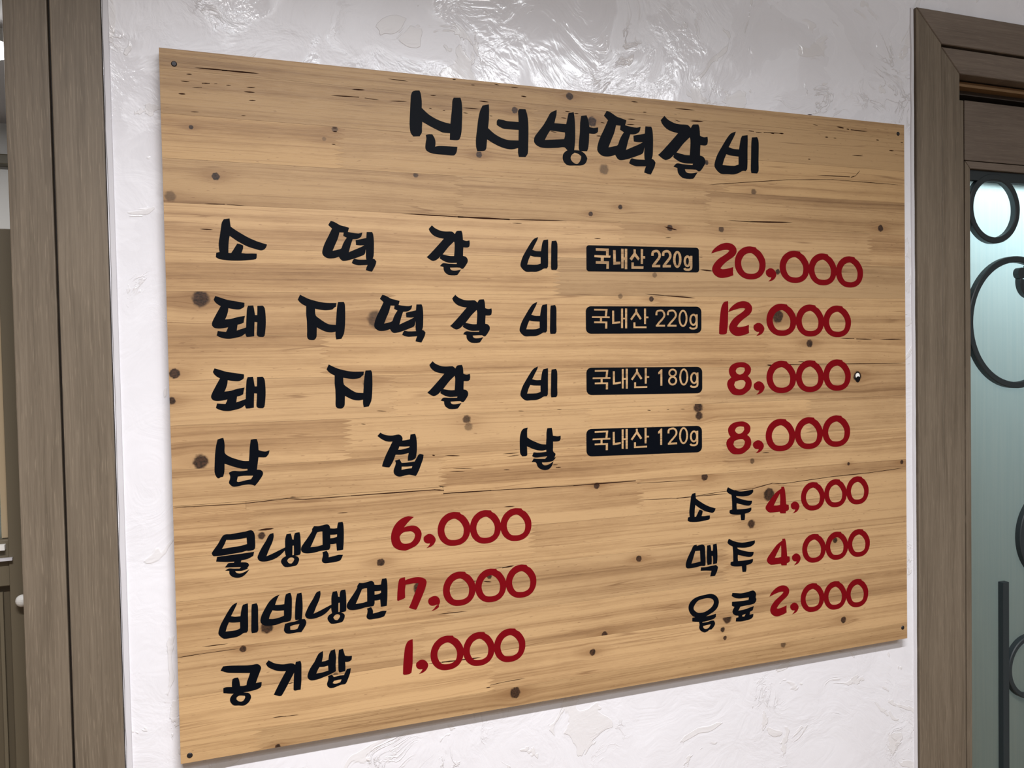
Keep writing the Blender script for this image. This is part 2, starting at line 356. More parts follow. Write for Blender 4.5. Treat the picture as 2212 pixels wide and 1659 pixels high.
GLYPHS = {  # outlines on the board face, millimetres from the board centre: (solids, counters)
'shin':([[-276.7,429.1,-268.2,430.6,-266.4,426.5,-265.2,416.5,-265.4,406.8,-255.7,398.7,-244.9,393.2,-234,389.8,-224.5,388.3,-223.1,399,-221.5,412.3,-220.9,420.5,-218.9,425.1,-208.9,426,-207.2,419.3,-206.7,407,-207.6,388.8,-208.6,377.3,-211.2,368.5,-214.8,366.1,-225.8,366,-225.3,375,-236,375.3,-241.1,377.2,-252.8,382,-265,387.9,-265.7,379.3,-266,372.9,-269.2,367.6,-278.3,366.6,-282,371.6,-283.1,382.8,-282.3,397.3,-281,415.1,-280,424],[-260.4,369.9,-256.4,371.2,-251.2,371.6,-248.1,366.9,-246.7,361.3,-247.3,354.6,-241.5,356.2,-228.8,356.5,-215,356.7,-216,350.4,-217.8,346.6,-220.5,344.4,-233.3,344.4,-250.2,344.8,-258.6,347.5,-261.4,351.4,-260.8,359.5,-259.7,365.3]],[]),
'seo':([[-176.3,417.9,-166.7,420.4,-166.6,410.4,-167.2,398.7,-168.7,386.6,-159.5,379.4,-148.9,374.3,-138.2,371.9,-127.3,372.2,-122.4,372.5,-121.9,387.7,-136,387.5,-145.9,387.9,-152.1,390.4,-155.3,392.4,-155,398.1,-152.8,400.6,-144.8,399.9,-139.4,398.9,-121.7,399.1,-122,409.2,-122.1,415.1,-120.2,417.9,-110.6,418.4,-108.1,410.6,-106.7,398,-106.8,383.7,-107.4,368.4,-108.4,354.7,-112,349.4,-122.3,348.9,-123.5,355.2,-123.2,361.7,-131.2,359.3,-140.2,359.2,-150.9,361.6,-161.5,365.9,-170.5,370.6,-171.3,363.5,-172.3,356.8,-175,354.1,-185.6,353,-187.2,359.1,-187.2,369.8,-185.4,382.4,-183.3,397.4,-180.5,409.2]],[]),
'bang':([[-71,416.7,-61.3,421.6,-61.8,414.5,-63.6,408.4,-65.4,402,-46.3,402,-44.2,410.8,-42.2,418.7,-33.9,420.7,-32.7,413.5,-31.9,401.5,-32.1,382.4,-33.1,371.1,-34.4,362.8,-43.3,362.2,-45.1,363.8,-49.8,367.8,-59.7,366.5,-76.6,364.8,-87.8,365.1,-94.7,368,-98,372.4,-97.2,379.3,-92,386.5,-82.5,398.3,-75.8,409.1],[-44.7,363.8,-34.2,364.6,-23.2,364.2,-16,359.7,-12.7,353.9,-15.3,347.2,-21.1,343.3,-33.6,342.1,-45.1,341.8,-50.7,345.8,-53,351.6,-51.4,358.6],[-21.7,416.1,-13,417.9,-10.7,412.7,-9.4,406.7,-8.3,400.7,-1.7,400,6.1,401.4,5.5,394.8,3,392.5,-1.9,391.2,-8.9,391.3,-9.7,378.9,-11,369.2,-13,364.6,-25.1,364.1,-26.6,368.1,-25.8,379.4,-24.3,391.7,-23.6,405.6]],[[-72.4,390.7,-63,390.4,-48.7,389.8,-48.5,385.5,-50,379.8,-65.2,378.1,-81.1,376.2,-77.2,383.4],[-33.3,361.2,-27.6,359.8,-22.8,356.7,-23.4,351.9,-27.8,345.5,-32.6,344.8,-37.4,347.5,-40.1,352.1,-38.6,356.9]]),
'tteok':([[-394.1,245.6,-390.8,244.9,-386.9,243.1,-382,240.4,-376.4,239,-369.9,237.3,-371.6,231.7,-367.1,230.9,-357.5,230.1,-352.1,231.5,-353.6,226.3,-356.5,223.9,-360,222.6,-365.3,222.2,-368.1,214.5,-371,204.3,-363.2,207.9,-355.7,211.2,-349.4,214.5,-347.4,213.4,-348.1,208.3,-349.7,202.3,-354.9,199.6,-363.4,196.3,-372,193.6,-378.7,192.6,-381.7,194.2,-384.4,198,-389.8,196.2,-395.3,195.5,-400.3,196,-404.6,198.9,-406.3,202.2,-405.5,207.8,-402.6,215.7,-397.3,225.9,-392.6,235.6,-397.5,240.1],[-361.4,220.9,-346.9,224.3,-346.4,229.9,-346.1,232.5,-338.7,232.7,-337.3,229.1,-336.6,220,-336.8,210.3,-337.4,200.7,-338.7,196.6,-336.1,195.6,-333.9,192.8,-335.1,188.2,-338.1,182.4,-340,179,-343.9,179.5,-348.5,180.8,-347.5,184.5,-345.9,187.9,-352.3,187.5,-358.6,187.2,-363.1,188.1,-367.3,190,-365.8,193.7,-364,195.7,-357.8,194.7,-347.3,195,-347.8,196.4,-348,202.6,-347.9,208.9,-349.4,214.5,-355.6,214.2,-361,214.6]],[[-382.8,230.9,-377.2,230.8,-377.9,226.3,-373.2,223.9,-376.4,219.3,-379,214.2,-381.1,209.1,-386.2,207.2,-392.6,205.7,-388.8,214.4,-385.2,222.4]]),
'gal':([[-254.5,245.1,-251.2,242,-247.1,239.8,-241,237.7,-235,237.2,-225.8,237.4,-223.7,236.3,-221.4,234,-219,237.9,-217.8,238.5,-211.6,239,-210.4,235.8,-209.9,231.1,-209.7,226.4,-208.2,225.6,-204.5,224.9,-200,225.8,-199.6,221.4,-200.3,217.2,-202.8,215.7,-209.3,215.7,-209.8,209.3,-210,203.5,-206.2,202.6,-203.5,199.4,-203.4,195.2,-205.8,191,-210,185.7,-212.8,185.5,-215.2,187,-229.7,186.7,-228.5,183.8,-225.8,182.6,-220.2,182.7,-213.4,184.1,-216.6,179.6,-219.5,176.4,-231.4,176.3,-236.3,179.2,-238.6,182.7,-239.1,187.4,-244,188.7,-239.9,192.6,-232.3,192.2,-219.9,191.9,-219.1,193.7,-229.8,193.4,-236.5,195,-241.9,197.8,-244.3,199.5,-243.1,202.2,-248,197.7,-253.5,195.5,-257.7,196.9,-263,200.7,-260,203.2,-250.1,213.4,-237.6,227,-244.9,228.2,-252.1,230.9,-257.4,235.9,-259.2,239.9]],[[-222.7,223.6,-222,220.1,-222.4,210.7,-223.2,203,-229.6,203,-240,204.9,-235.6,210.3,-230.5,216.3]]),
'bi':([[-94.5,234.1,-95.9,230,-100,222.6,-104.1,215.1,-98.2,213.5,-90.3,213.4,-89.1,220.5,-87.7,226.6,-86,229.8,-78.8,231.1,-78.7,224.5,-79.1,213.4,-79.7,191.3,-81.8,188.5,-86.1,188.4,-91.5,185.5,-98.2,183.5,-106.1,183.3,-114.6,183.3,-119.8,186.8,-123,191.6,-121.8,198.3,-118.8,205.6,-112.7,215.5,-106.6,224.8,-101.2,231.1],[-73,228.9,-65.9,229.8,-64.3,226.1,-63.9,220,-64.4,201.5,-64.5,189.7,-66.4,186.7,-74.1,186.6,-74.9,190.1,-74.3,207.4,-73.8,222.2]],[[-107.3,206.7,-101.7,205.5,-91.1,205,-91.2,195.6,-97.3,193.6,-112.5,193.5,-110.3,200.4]]),
'so':([[-529.6,242.2,-522.5,243.6,-522,238.3,-521.4,233,-515.6,228.9,-508.6,224.6,-500.9,220.2,-490.7,215.7,-482.9,213.2,-477.1,211.5,-478.3,207.9,-481,204.9,-484.7,203.7,-492,205.4,-501.3,208.3,-508.9,212.2,-515,215.7,-523,221.4,-524.2,214.6,-524.9,206,-525.1,199.3,-521.8,199.1,-518.3,204.6,-514.1,211.5,-510.5,211,-506.7,209.3,-507,205.5,-509.2,199.5,-503.1,199,-496.3,199.3,-490.2,199.2,-490.5,194,-491.8,192.1,-500.2,190.8,-512.1,189.8,-524.9,189.8,-535,190.9,-539,192.5,-540.5,193.8,-539.8,199.2,-535.8,200.1,-536.4,204.6,-536.6,211,-535,220.7,-533.4,230.4,-532.1,237.9]],[]),
'dwae':([[-542.6,143.8,-536.4,141.8,-528.3,139.1,-518.1,137.3,-507.2,135.3,-507.6,130.4,-510.1,128.4,-513.8,126.8,-521.5,127.3,-527.1,128.5,-527.7,123.8,-529.4,118.4,-531.5,113.8,-524.4,114.6,-515.1,117.1,-507,118.4,-508.2,113.6,-508.8,109.8,-511.7,108.4,-516.4,107.1,-517.6,99.5,-511.9,101.4,-505.9,103.5,-505.5,111.9,-504.9,120.6,-504.2,127.7,-502.9,131.6,-496.3,132,-495.4,127.1,-494.5,119.5,-491.7,119.4,-491.4,127.2,-491.3,131.5,-484.5,131.8,-482.2,128.8,-481.3,120.6,-481.2,110.3,-481.9,101,-483.2,92.8,-485.1,91,-490.8,91.5,-492.9,93.9,-492.4,102.1,-491.9,110.3,-495.3,110.7,-495.8,102.1,-496.2,92.1,-501.8,91.4,-505.7,91.3,-506.7,93.5,-507.1,95.7,-512.1,92.2,-519.9,90.1,-526.6,89,-533.7,89.6,-539.3,91.6,-542.2,93.5,-540.8,99.1,-536,98.4,-530.7,97.9,-529.3,100.7,-528,103.9,-533.4,102.8,-539.5,102.3,-544.5,103.1,-547.2,105.8,-547.6,108.8,-545.7,113.6,-541.5,121.6,-536.3,131,-540.1,133.4,-543.3,136.6,-544.6,139.3]],[]),
'ji':([[-436.7,146.6,-431.9,144,-425.5,141,-418.4,138.8,-410.2,136.9,-402,135.9,-389.2,135.8,-390,130.9,-392.2,129.8,-394.5,127.5,-399.5,126.4,-406.1,126.2,-417.7,128.1,-417,119.1,-411.9,114.6,-406.5,110.7,-400,107.3,-390.8,106.4,-390,115.7,-388.9,127,-387.9,133.7,-387,137.2,-379.4,137.4,-378.1,134.3,-377.8,127,-378,115.2,-378.7,104.4,-380.2,94.8,-383.7,87.8,-390.7,87,-391.5,92.1,-391.4,97.4,-396.9,96.5,-403,97.2,-408.4,99.2,-416,103.4,-416.3,96.2,-416.9,90,-419.7,86.7,-422.5,86.3,-426.8,87.2,-428.8,90.1,-428.7,99,-428.7,111.8,-429.4,120.7,-429.1,131.5,-433.8,134,-437.5,137,-439.7,140.1]],[]),
'sam':([[-544.9,-40.4,-541.3,-39.2,-537.8,-38.6,-536.8,-43.2,-536.4,-48.6,-536.6,-57.8,-533.8,-61.3,-527.7,-64.9,-520.6,-67.7,-513.9,-69.9,-507.2,-70.4,-506.4,-62.8,-505.7,-53,-504.1,-42.7,-500.7,-42.1,-496.6,-42.1,-495.3,-47,-494.7,-56.8,-490.1,-58.5,-485.4,-59.1,-481,-57.7,-482,-62,-483.9,-64.7,-486.1,-66.5,-495.1,-66,-496.3,-74.4,-497.5,-82.3,-492.9,-83,-490.3,-85.5,-490,-88.5,-491.5,-91.7,-496.4,-98.6,-500.5,-103.2,-503.8,-101.6,-508,-100.8,-514.8,-101.1,-521.5,-102.3,-527.7,-102.3,-531.2,-99.4,-532.6,-96.6,-531.3,-92.9,-530.8,-88.6,-532.3,-84.1,-527.1,-82,-519.4,-82.9,-514.3,-82.9,-509.1,-82.5,-509.3,-80.3,-515.2,-79.9,-521.9,-78,-529.5,-75.1,-537.2,-71.9,-537.7,-82.7,-539.4,-88.6,-542.7,-89.2,-544.2,-90.3,-546.3,-90,-548.5,-86.3,-549.6,-81.4,-549.2,-71.2,-548.4,-59.3,-547.1,-49.7]],[[-521.4,-89.6,-514.4,-89.1,-502.2,-89.7,-505.2,-94.4,-512,-95.3,-520.8,-96.9,-522.9,-95.9]]),
'gyeop':([[-333.9,-41.6,-329.9,-44.1,-323.6,-45.9,-317.2,-46.4,-308.9,-45.4,-305.4,-46.8,-303.1,-50.7,-303.5,-54.1,-298.5,-53.8,-292.8,-52.8,-291.8,-46.3,-285.2,-45.6,-283.8,-49.9,-283.1,-58.1,-283.2,-67.5,-284.1,-75.1,-285.4,-79.7,-288.4,-81.5,-291.4,-82.5,-296.5,-82.6,-296.1,-77.3,-294.9,-71.8,-299.5,-72.7,-306,-73.5,-313.4,-73.1,-316.8,-81.3,-319.9,-86.9,-322.6,-90.2,-327.5,-89.6,-332.7,-88.2,-331.8,-84.5,-327.1,-73.2,-322.3,-64.2,-317.3,-54.7,-322.6,-54.6,-327.8,-53.2,-333.5,-49.7,-338.1,-46],[-314.5,-81.4,-308,-79.8,-306.3,-83.1,-305.1,-85.2,-297.4,-85.1,-286.7,-84.3,-283.6,-79.2,-280.5,-74.7,-277.5,-74.3,-273.8,-75.6,-274.6,-80.9,-277.2,-87.8,-281,-97,-284.1,-102.6,-285.7,-104.6,-290.1,-103.4,-294.9,-102.2,-301.4,-103,-307.9,-104,-312.6,-102.8,-316.1,-99.4,-316.7,-94.7,-314.6,-89,-313.4,-84.4]],[[-307.8,-61.9,-300.5,-62.5,-293.3,-62.5,-294,-64.3,-299.9,-65.7,-305.3,-66.6,-309.7,-66.6],[-305.2,-90.2,-297.6,-90.6,-290.1,-90.4,-291.2,-93.4,-297.6,-93.7,-305.6,-94.8]]),
'sal':([[-116.5,-44.6,-117.5,-48.9,-117.6,-59,-111.7,-63,-103.8,-66.8,-95.9,-70,-87.9,-71,-87.1,-60.9,-86.9,-53.4,-85.4,-47,-78.4,-46.9,-77.5,-51.4,-76.6,-58.6,-68.8,-59.9,-64.2,-59.2,-64.5,-64.5,-66.3,-66.6,-70.3,-67.3,-76.6,-67.1,-76.7,-75.1,-76.8,-81.6,-73.1,-85.5,-73.3,-87.7,-75.2,-91,-72.5,-91.2,-77,-95.6,-81.7,-96.9,-87.8,-97.4,-95.1,-97.1,-93.9,-100.2,-89.9,-101.8,-83.8,-100.8,-76.5,-96.6,-79.1,-102.9,-82.6,-106.8,-86,-108.4,-91.3,-108.7,-98,-106.4,-101.9,-102.8,-103.8,-97.7,-105.8,-96,-111.1,-95.5,-108,-90.7,-101.7,-91.5,-89.7,-92.2,-85.9,-88.4,-95,-88.9,-104.3,-89.3,-108.3,-88.3,-110.3,-86.8,-107.8,-81.4,-101.5,-82.3,-94.8,-82.4,-87.6,-81.8,-87.7,-78.7,-94.1,-79.6,-101.4,-78.7,-109.3,-76.1,-118.2,-71.9,-118,-79,-118,-85.1,-120.1,-86.2,-126,-86.2,-128.9,-82.1,-129.4,-75.9,-129.4,-64.9,-128.8,-56.9,-126.6,-49.7,-123.2,-46.1]],[]),
'mul':([[-542.2,-165.5,-538.6,-163.7,-532.5,-164,-524.2,-163.1,-513.8,-162.1,-507.5,-160.9,-504.7,-162.3,-502.7,-166.4,-502.2,-175.2,-502.5,-184.6,-504.5,-187.1,-511.4,-187.8,-512.9,-187.3,-519.7,-188.7,-530.1,-189.6,-540.4,-190.5,-553.1,-190.6,-555.1,-189,-555.9,-186.2,-553.4,-182.4,-548.1,-175.3],[-549.6,-191.9,-535.3,-191.2,-519.8,-190.6,-503.8,-189.7,-505,-194.8,-508.5,-196.7,-512.2,-198.2,-520,-199.3,-520.7,-201.9,-514.9,-202.5,-511.8,-203.8,-510.6,-206.4,-511.9,-209,-513.5,-210,-511.9,-210.6,-515.1,-211.9,-520.4,-212.9,-528.1,-212.3,-526.6,-214.8,-523,-216.3,-517.8,-215.5,-510.4,-212.2,-514.8,-217.5,-519.5,-220.8,-523.7,-221.7,-528.8,-220.9,-532.9,-218.5,-535.1,-215.3,-535.2,-211.3,-540.1,-210.6,-535.7,-208.4,-529.6,-209.2,-522.3,-209.8,-520.5,-208,-527.5,-207.4,-540.3,-206.4,-537.6,-203,-536,-201.4,-529.4,-201.6,-528.5,-200,-538,-199.6,-545.7,-198.6,-550.9,-197.7]],[[-537.8,-170.8,-529.6,-171.5,-521.8,-171.2,-512.7,-170.3,-512.4,-178.7,-519.5,-180.2,-535,-181.4,-543.5,-182.1,-540,-176.1]]),
'naeng':([[-425.2,-252.2,-420.4,-250.8,-420.1,-255.3,-421.9,-262.5,-426,-271.1,-430,-280.7,-422.9,-278.2,-415,-274.9,-406,-271.2,-406,-264.4,-405.6,-259.8,-403.9,-254,-398.4,-253.5,-397.5,-256.8,-396.8,-261.4,-394.9,-262,-394.4,-257.2,-393.3,-253.8,-391.5,-253,-387.1,-252.8,-386.3,-257.5,-386,-266.7,-386.3,-280.5,-387.3,-282.6,-390.6,-283.1,-394,-283.5,-390.4,-285.1,-388.6,-287.9,-389.4,-292.1,-392,-296.1,-397.1,-297.2,-406.7,-297.1,-410.5,-292.9,-411.8,-289,-410,-285.5,-405.2,-282.8,-406,-280.3,-406.6,-275.2,-413,-281.2,-419.7,-284.9,-428.1,-287,-434.7,-287,-439,-285.3,-441.1,-281.1,-439.9,-277.3,-435.9,-269.3,-430.1,-260.4]],[[-396.6,-269.8,-394.9,-269.7,-394.9,-276,-395.2,-282.4,-397.1,-282.5,-396.9,-275.7],[-399.7,-285.1,-396.3,-285.7,-394.7,-287.7,-395.9,-290.7,-398.5,-293.4,-401.5,-292.8,-404,-289.4,-403.1,-287.3]]),
'myeon':([[-368.1,-246.1,-362.4,-246.7,-356.6,-245.8,-350.9,-245.1,-348,-247.2,-347,-251,-342.3,-251.7,-338,-251.5,-337.3,-246.9,-336.3,-243.8,-330.5,-243.4,-329.5,-247.8,-329.2,-257.7,-329.7,-271.1,-330.7,-281.8,-334.3,-282.1,-339,-282.3,-339.3,-276.9,-339.6,-272.2,-343.4,-272.7,-347.4,-272.6,-347.7,-277.1,-349.1,-279.9,-352.9,-280.2,-360.4,-280.5,-369,-282,-377,-282.2,-382.6,-280.9,-385.4,-277.7,-385.4,-273.7,-382.9,-269.4,-377,-261.5,-370.8,-252.4,-370.8,-250.1],[-358.1,-282.5,-352.6,-281.1,-350.7,-284.3,-349.9,-287.3,-350.1,-290.4,-342.7,-289.3,-336.8,-288.3,-331.1,-288.9,-333.4,-294,-335,-296.1,-341.7,-297.6,-349.2,-297.9,-355,-297.9,-357.9,-296.4,-359.1,-293.7,-358,-289.2,-357.5,-285.2]],[[-364.3,-254.9,-360.3,-254.1,-357.4,-254.2,-357.5,-263.2,-357.6,-272.7,-364.2,-273.9,-373.4,-274.3,-369.8,-266.9,-366.1,-258.7],[-347.2,-259.7,-342.5,-260,-338.2,-259.9,-338.4,-263.1,-342.1,-264.4,-347.3,-264.6]]),
'bim':([[-473.3,-249.7,-475.3,-252.8,-477.5,-257.5,-479.3,-262.8,-473.4,-263.3,-467.6,-263.2,-466.8,-256,-465.3,-250.6,-462.3,-249.2,-459.3,-248.9,-458.1,-252.6,-457.6,-258.2,-457.9,-268.3,-458.8,-282.8,-460.3,-286.2,-463.8,-286.9,-467.3,-287,-471.4,-287.6,-479.5,-289.4,-489.6,-289.2,-494.8,-287.4,-498.1,-283.6,-498.3,-280,-496.6,-274.1,-492.1,-265.8,-486.6,-257.6,-480.1,-252.2],[-450.7,-251.1,-445,-250.4,-444.3,-255.3,-443.9,-267.2,-444.5,-278.4,-445.5,-286.4,-448.6,-286.2,-453.8,-286.1,-454.3,-282.8,-453.8,-271.6,-452.6,-258.8],[-467.4,-289.5,-460.6,-288.4,-454.7,-288.1,-448.6,-286.3,-445.3,-286,-441.5,-286.4,-439.7,-290.3,-440.9,-295.2,-444.3,-300.4,-446.4,-303.3,-452.3,-302.9,-457.8,-303.2,-462.6,-303.3,-466.4,-302,-468.9,-298.3,-468.4,-294.4]],[[-482.8,-269.4,-476.3,-270.8,-468.3,-271.2,-468.3,-278.5,-474.4,-280.3,-481.9,-281.1,-487.6,-280.4,-486,-275.4],[-460.8,-293.8,-456.4,-292.4,-448.5,-292,-451.4,-298.1,-455.5,-299,-460.6,-298.6]]),
'gong':([[-546.3,-335,-538.1,-335.3,-527.8,-336.5,-517.4,-337.9,-510.6,-338.2,-504.3,-338,-501.2,-339.6,-499.1,-343.5,-500.4,-347.8,-503.2,-354.6,-506.3,-362.9,-498.9,-362.6,-499.8,-368.4,-503.1,-370.7,-508.9,-372,-515.7,-372.6,-522.5,-372.8,-524.1,-373.5,-528.8,-373.6,-533.9,-372.5,-540.1,-371.4,-546.8,-369.6,-546.7,-363.6,-543.5,-362.7,-536,-363.6,-536,-357.8,-535.2,-353.6,-532.9,-352.3,-528.2,-352.3,-526.8,-356.5,-525.9,-363.8,-522.3,-364.3,-518.1,-363.9,-517.2,-359.1,-515.2,-354.4,-513.2,-348.3,-522.9,-346.9,-533.2,-345.3,-541.9,-343.5,-549.4,-339.9],[-533.9,-372.5,-528.7,-372.2,-516.3,-374.3,-513.5,-377.1,-512.7,-380.6,-514.5,-385,-518.2,-388.6,-522.5,-390.1,-528.2,-389,-534.3,-387.9,-537.9,-384,-539,-379.9,-537.9,-376.3]],[[-527.8,-376.2,-523.7,-376.6,-520.3,-377.5,-520.1,-379.7,-522,-383.2,-524.4,-384.6,-528,-383.8,-531,-380.7,-530.7,-378]]),
'gi':([[-489.4,-335.2,-485.8,-337.9,-481.6,-340.5,-475.2,-342.5,-469.9,-343.4,-461.8,-343.3,-458,-344.2,-455.6,-346,-454.7,-342.4,-448.7,-341.8,-447.6,-346,-447.8,-358.4,-448.2,-369.7,-449.4,-380.5,-453,-380.5,-456.8,-380.8,-458.6,-379.4,-458.3,-371,-457.3,-356.4,-461.2,-363.2,-467.4,-374,-471.4,-380.7,-474.2,-384.8,-476.9,-384.9,-484,-381.8,-481.5,-376.9,-474.7,-364.5,-467.7,-352.7,-473.3,-352.1,-479.7,-350.4,-486,-347.1,-490.7,-343.6,-493,-339.1]],[]),
'bap':([[-424.9,-335.9,-419,-332.7,-419,-339,-420.7,-347,-416.3,-346.8,-411.9,-345.7,-410.9,-339,-408.5,-333.9,-402.9,-332.4,-402.2,-338,-401.6,-344.4,-402.4,-352.8,-402.3,-362.6,-408.4,-365.1,-417.4,-367.8,-425.8,-369.9,-434.1,-370.4,-437.9,-368.7,-440,-364.9,-439.3,-360.5,-436.4,-354.1,-430.2,-345.4],[-397.6,-334.3,-392.2,-333.4,-390.9,-338.4,-389.6,-343.2,-385.4,-344.5,-380.2,-344.7,-380.7,-349.7,-383.3,-351.6,-386.7,-352.1,-389.6,-351.7,-389.4,-357.6,-389.6,-364.2,-393.8,-364.7,-397.5,-365.1,-398.8,-362.6,-398.9,-353.4,-398.9,-346.5,-398.3,-339.7],[-413.1,-367.9,-407.9,-366.6,-406.6,-368.3,-405.2,-370.5,-398.4,-369.5,-391.7,-369.7,-389.3,-365.1,-387.5,-361.9,-382.1,-361.6,-383.4,-368.3,-386.7,-376.5,-389.1,-381,-391.1,-382.1,-395.4,-382.1,-400.5,-383.3,-406.1,-384.7,-410.6,-384.3,-413.9,-381.5,-414.6,-377.9,-413.1,-373.6,-412.6,-370.2]],[[-423.8,-353.6,-418.2,-354.1,-412.6,-353.4,-412.3,-360.3,-420.1,-361.7,-428.5,-362.1,-426.3,-357.3],[-405.3,-375.4,-399.7,-374.8,-394.9,-374.9,-396.7,-378.7,-400.9,-379.6,-404.9,-379.4,-407.1,-378.2]]),
'ju':([[228.3,-157,235.9,-161,244.6,-164,253.5,-165.6,264.8,-165.2,276.7,-164,276.6,-168.4,272.1,-171.9,266.3,-173.5,256.6,-174,243.3,-172.3,244.5,-174.6,253.3,-178,264.6,-181.2,274.2,-182.3,273.1,-187,269.4,-189.6,263.7,-189.4,254.8,-187.1,244.4,-184,244.1,-188.9,244.6,-194.2,254.7,-194.5,264.4,-194.3,272.6,-193.5,272.5,-197.3,269.2,-200.5,260.1,-202.3,260.2,-208,259.3,-212.8,252.8,-212.5,252.1,-208,251.8,-203.1,240.1,-202.3,232.9,-200.6,230.5,-198.3,231,-194.5,235.8,-193.7,235.7,-181.4,234.8,-169.8,229.4,-167,225.5,-163.3,226.5,-159.7]],[]),
'maek':([[162.3,-245.7,168.1,-244.4,168.3,-246.8,173.2,-245.7,178.6,-245.2,181.7,-246.5,183.4,-249.7,183.8,-259.9,184.3,-270,184,-278.7,182,-279.9,175.8,-279.2,168,-280.3,157.9,-280.9,150.3,-280.4,147.8,-277.7,148.2,-271.7,151.3,-264,158.4,-252],[187.5,-247.8,193.8,-247.4,194.8,-252.2,195.2,-257,198.1,-257.2,198.5,-251.9,198.5,-247.1,205.2,-246.3,206,-251.2,206.7,-262.1,206.5,-271.6,205.6,-278.1,198.1,-278.9,198.4,-271.5,198,-265.3,195.7,-265.2,196,-272.6,195.5,-278.6,187.9,-279.1,186.9,-273.7,186.8,-261.5],[175.7,-281.6,183.5,-282.1,195.3,-281.3,203.9,-280.7,207.5,-284.2,205.8,-290.5,201.7,-297.9,197.4,-297.9,192.7,-297.8,195.2,-289,185,-287.7,175,-286.9]],[[165.4,-254.4,174.2,-254.6,174.5,-263,174.9,-272.1,166.5,-273.2,158,-273.9,161.3,-265.7]]),
'eum':([[184.4,-326.4,193.8,-326.3,201.7,-329.4,206.7,-335.1,208.2,-342.1,205.3,-349.9,198.9,-355.2,190.2,-358.9,182.3,-361.6,171.4,-361.6,161.4,-359.3,155.3,-353.8,151.9,-346.7,152.4,-339.4,157.1,-333.3,164.1,-329.4,174.3,-327.2],[158.3,-360.6,162.1,-360.4,171.4,-359.9,182.3,-361.4,194.1,-361,202.4,-359.4,202.3,-364.4,198.7,-367,188.5,-368.8,177.1,-369.4,165.1,-367.7,158.2,-366.3],[170.4,-367.8,177.1,-368.7,176.9,-370.8,186.1,-370.9,194,-369.6,198.7,-370.1,200.6,-374.4,199.4,-378.3,193.8,-383.7,190.6,-383.6,185.1,-386.3,179.6,-386.6,173.4,-383.1,170.8,-378,171.6,-373.4]],[[184.3,-332.3,192.2,-333.2,197.6,-336.4,198.7,-341.6,195.1,-347.3,188,-351.8,180.9,-354.2,173.9,-354.5,167.7,-353.3,161.5,-347.9,161.2,-343.8,164.4,-338.8,169.5,-334.4,177.3,-332.8],[178.2,-376.3,185.3,-375.5,192.7,-375.1,189.9,-379.5,185.9,-381.7,182,-381.6,178.9,-379.7]]),
'ryo':([[234.3,-329.5,242.3,-330.7,251.2,-332.1,262.6,-331.5,274,-330,278.1,-332.5,280.1,-336.8,279.2,-342.3,280.4,-344.5,279.5,-348.5,276.2,-351.6,268.8,-352.8,258.2,-353.2,249.3,-353.7,245.1,-359.9,255.7,-359.5,265.5,-357.9,275.3,-356,273.2,-362.3,267.8,-364.4,267,-369.1,274.3,-368.7,273.4,-373.4,269.3,-376.3,260.3,-377.6,249.7,-378,240.1,-376.7,240.9,-371.4,245.4,-370.6,245,-367.8,239.4,-366.7,235.4,-363.8,233.9,-360.2,235.5,-356.3,238,-352.8,233,-350.2,233.3,-344,242.1,-344.4,254.3,-344.8,265.2,-344.6,266.1,-340.4,258.4,-340.4,247.8,-340.1,239.8,-338.3,232.8,-334.4]],[[253.1,-367.7,259.5,-366.5,257.2,-370.7,253.9,-370.8,252.3,-369.7]]),
'd2':([[202.1,218.1,205.3,223.2,211.7,228.7,219.6,233.2,229.1,235.7,237,235.5,244.1,233,249.2,227.7,249.9,222.4,247.8,217.6,243,213.2,231.8,206.5,223.8,200.3,219,194.9,222.1,193.6,231.6,194.6,243.2,197.4,242.7,190.7,243.2,184.3,234.6,181.5,222.7,179.6,214.9,180.5,207.9,184.4,203.9,189.9,203.7,195.2,207.4,202,215.3,209.5,227.2,216.4,233.6,220.6,236.4,223.7,232.1,224.7,224.2,224,213.1,221.4]],[]),
'd0':([[275.3,231.5,281.8,230.9,287.1,230.2,288.7,227.7,294.8,224.3,301.2,217,305.2,208.9,305.5,198.7,302.5,190.5,296.7,183.9,288.5,179.7,278.7,178.2,267.4,179,258.6,182.6,251.4,188.8,247.2,196.8,246.2,205.5,248.2,214.3,253.5,222.5,261.6,228.4,268.1,230.7]],[[273.6,220.7,278.4,220.8,285.7,216.6,291.3,210,293.7,203.2,292.7,195.1,290.2,190.9,284.5,188.1,277.2,187.2,266.7,188.8,261.1,194.4,258.4,202.4,259.3,209.2,263.8,216,267.9,218.8]]),
'comma':([[312.5,196.5,317.4,196.9,322.4,194.6,326,190.2,326.8,186.1,323.8,180.6,318.8,177.1,311,175.3,315.5,179.1,317.2,182.2,312.3,182.5,308.2,184.8,306.2,188.5,306.6,192.9]],[]),
'comma_split':([[-266.1,-276.8,-262.2,-276.3,-258.2,-277.7,-255.5,-281,-254.6,-284.7,-255.4,-288.2,-256.7,-289.7,-259.7,-288.8,-262.8,-289.7,-267.6,-289.4,-270.6,-286.9,-271.9,-283.2,-270.7,-279.2],[-259.1,-289.6,-256.4,-290.2,-256.6,-292.5,-259.2,-294.6,-263.5,-296.4,-267.2,-296.7,-263.5,-294.3,-261.3,-291.6]],[]),
'd1':([[225.8,141.4,232.7,142.8,232.8,131,232.2,117.6,231.6,104.2,229.4,91.4,226.2,89.6,217.5,89.4,215,90.9,215.5,102.9,217.2,117.6,219.3,131,222.2,137.7]],[]),
